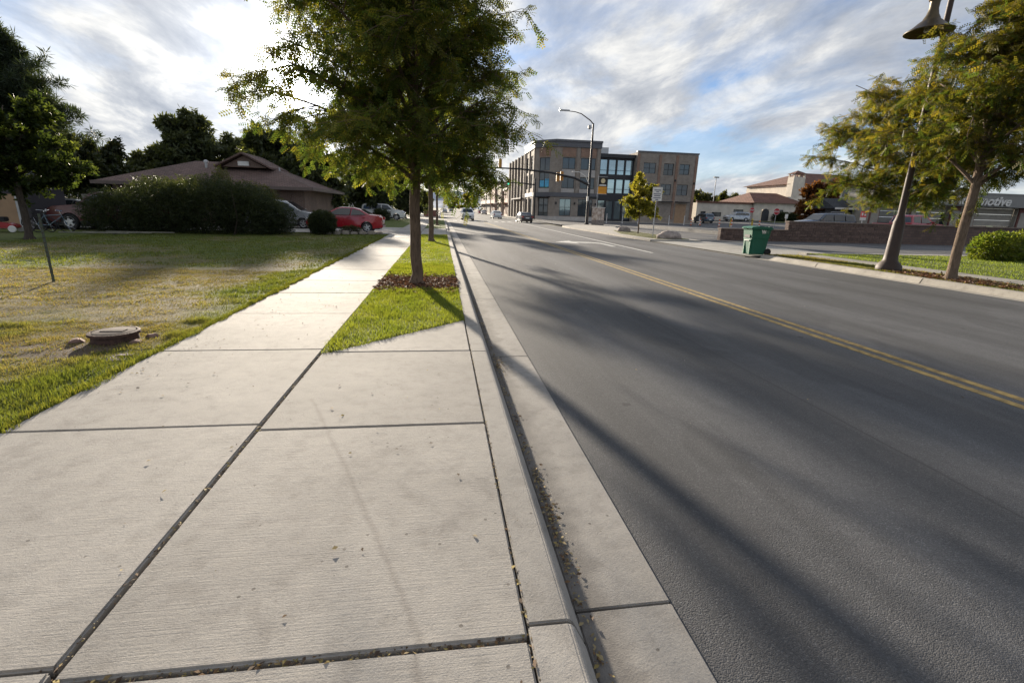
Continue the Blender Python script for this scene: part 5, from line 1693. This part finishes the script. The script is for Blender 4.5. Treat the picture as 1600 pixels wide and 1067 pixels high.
# ------------------------------------------------------------------ left yard bits
rz = thing('valve_riser', 'rusty round iron access riser standing up from the muddy lawn', 'manhole', (-3.78, 6.0, .025))
MB().lathe([(.235, -.1), (.235, .02), (.225, .13), (.25, .135), (.25, .165), (.22, .17), (.215, .155), (.02, .155)], n=28).build('ring', MT['rust'], rz, smooth=True)
MB().lathe([(.205, .156), (.205, .168), (.19, .172), (.02, .172)], n=28).box(-.12, .12, -.05, .05, .17, .18).build('lid', M('worn iron lid', (.10, .075, .06), .9, .0, var=.4, vs=20.), rz, smooth=True)
for k, (x, y_, a_) in enumerate([(-.36, -.08, .5), (.33, .12, -.6), (.30, -.16, .2)]):
    m = MB().prism([(-.09, 0), (.09, 0), (.03, .06), (-.04, .05)], 'y', -.05, .05)
    o_ = m.build('brick_shard', M('broken brick', (.24, .15, .12), .9, var=.3, vs=15.), None, bevel=.012)
    o_.location = (-3.78 + x, 6.0 + y_, .07)
    o_.rotation_euler = (0, 0, a_)
    tag(o_, ['chunk of broken brick left of the iron riser', 'chunk of broken brick right of the iron riser', 'small broken brick in front of the iron riser'][k], 'brick', 'broken bricks round the riser')
cv = thing('meter_cover', 'flat round mauve utility cover in the mud by the sidewalk', 'cover', (-3.30, 5.28, .075))
MB().lathe([(.155, -.05), (.155, .012), (.135, .016), (.02, .016)], n=26).build('rim', M('pale plastic rim', (.52, .46, .50), .7), cv, smooth=True)
MB().lathe([(.128, .014), (.128, .021), (.02, .022)], n=26).box(-.06, .09, .02, .055, .022, .032).build('lid', M('mauve plastic', (.26, .19, .24), .7, var=.3, vs=30.), cv, smooth=True)
tp = thing('steel_post', 'thin green steel fence post standing alone on the lawn', 'post', (-7.43, 10.39, .08))
MB().box(-.022, .022, -.004, .004, -.1, 1.28).box(-.004, .004, .0035, .034, -.1, 1.278).build('post', M('green post paint', (.05, .065, .045), .6), tp)
m = MB()
for k in range(12):
    m.box(-.014, .014, -.010, -.0035, .2 + k * .09, .215 + k * .09)
m.build('studs', MT['rust'], tp)
# stone edging by the red car
MT['edging'] = M('weathered edging stone', (.30, .26, .22), .9, var=.3, vs=7., bump=.03, bs=15.)
for k in range(7):
    x = -6.2 + k * .44
    o_ = MB().box(-.19, .19, -.12, .12, 0, .14 + .03 * (k % 3)).build('edging_stone', MT['edging'], None, bevel=.03)
    o_.location = (x, 28.15 + .16 * k, SW - .03)
    o_.rotation_euler = (.03 * (k % 2), .02 * (k % 3), .25 + .1 * ((k * 7) % 3 - 1))
    tag(o_, ['first', 'second', 'third', 'fourth', 'fifth', 'sixth', 'last'][k] + ' pale stone of the low edging, counted from the round shrub', 'stone', 'edging stones by the driveway')
# mower
mw = thing('lawn_mower', 'red lawn mower with white wheels parked by the garage', 'mower', (-19.15, 24.7, .09), math.radians(15))
MB().prism([(-.5, .18), (.5, .18), (.52, .3), (.2, .42), (-.2, .46), (-.45, .38)], 'y', -.32, .32).build('deck', P_red2, mw, bevel=.03)
MB().box(-.18, .18, -.17, .17, .46, .66).build('engine', MT['black'], mw, bevel=.03)
for x in (-.42, .42):
    for s_ in (-1, 1):
        MB().lathe([(.03, -.03), (.13, -.035), (.15, 0), (.13, .035), (.03, .03)], (x, s_ * .36, .15), 14, 'y').build('wheel', MT['offw'], mw, smooth=True)
MB().tube([(-.45, -.22, .4), (-1.05, -.22, 1.0), (-1.1, 0, 1.02), (-1.05, .22, 1.0), (-.45, .22, .4)], .016, 6).build('handle', MT['steel'], mw)


def bicycle(label, loc, rz_, frame_m):
    d = thing('bicycle', label, 'bicycle', loc, rz_, 'bicycles by the garage')
    for x in (-.52, .52):
        m_ = MB()
        pts_ = [(x + .33 * math.cos(a * math.pi / 10), 0, .34 + .33 * math.sin(a * math.pi / 10)) for a in range(21)]
        w_ = m_.tube(pts_, .02, 6, False).build('tyre', MT['rubber'], d)
        m_ = MB()
        for a in range(10):
            m_.tube([(x, 0, .34), (x + .32 * math.cos(a * math.pi / 5), 0, .34 + .32 * math.sin(a * math.pi / 5))], .003, 3)
        m_.build('spokes', MT['chrome'], w_)
    m_ = MB()
    for p, q in (((-.52, .34), (-.12, .32)), ((-.12, .32), (-.24, .82)), ((-.52, .34), (-.22, .74)), ((-.22, .74), (.36, .78)), ((-.12, .32), (.37, .7)), ((.36, .82), (.52, .34))):
        m_.tube([(p[0], 0, p[1]), (q[0], 0, q[1])], .018, 7)
    m_.build('frame', frame_m, d)
    MB().prism([(-.36, .82), (-.12, .84), (-.10, .88), (-.36, .90)], 'y', -.06, .06).build('saddle', MT['black'], d, bevel=.02)
    MB().tube([(.30, -.3, .98), (.40, -.12, .96), (.35, 0, .94), (.40, .12, .96), (.30, .3, .98)], .014, 6).tube([(.36, 0, .8), (.35, 0, .94)], .016, 6).build('handlebar', MT['chrome'], d)
    return d


bicycle('pale blue bicycle leaning by the garage next to the maroon pickup', (-17.55, 25.2, .09), .3, paintm('dull blue paint', (.10, .15, .20)))
bicycle('dark bicycle leaning by the garage beside the mower', (-18.3, 25.5, .09), -.2, MT['black'])
pl = thing('scrap_planks', 'loose planks lying along the edge of the yard under the hedge', 'planks', (-15.5, 24.9, .09), .03)
for k in range(3):
    MB().box(-1.6 + k * .9, 1.2 + k * .9, -.08 + k * .1, .06 + k * .1, .02 + k * .03, .06 + k * .03).build('plank', MT['wood'], pl)
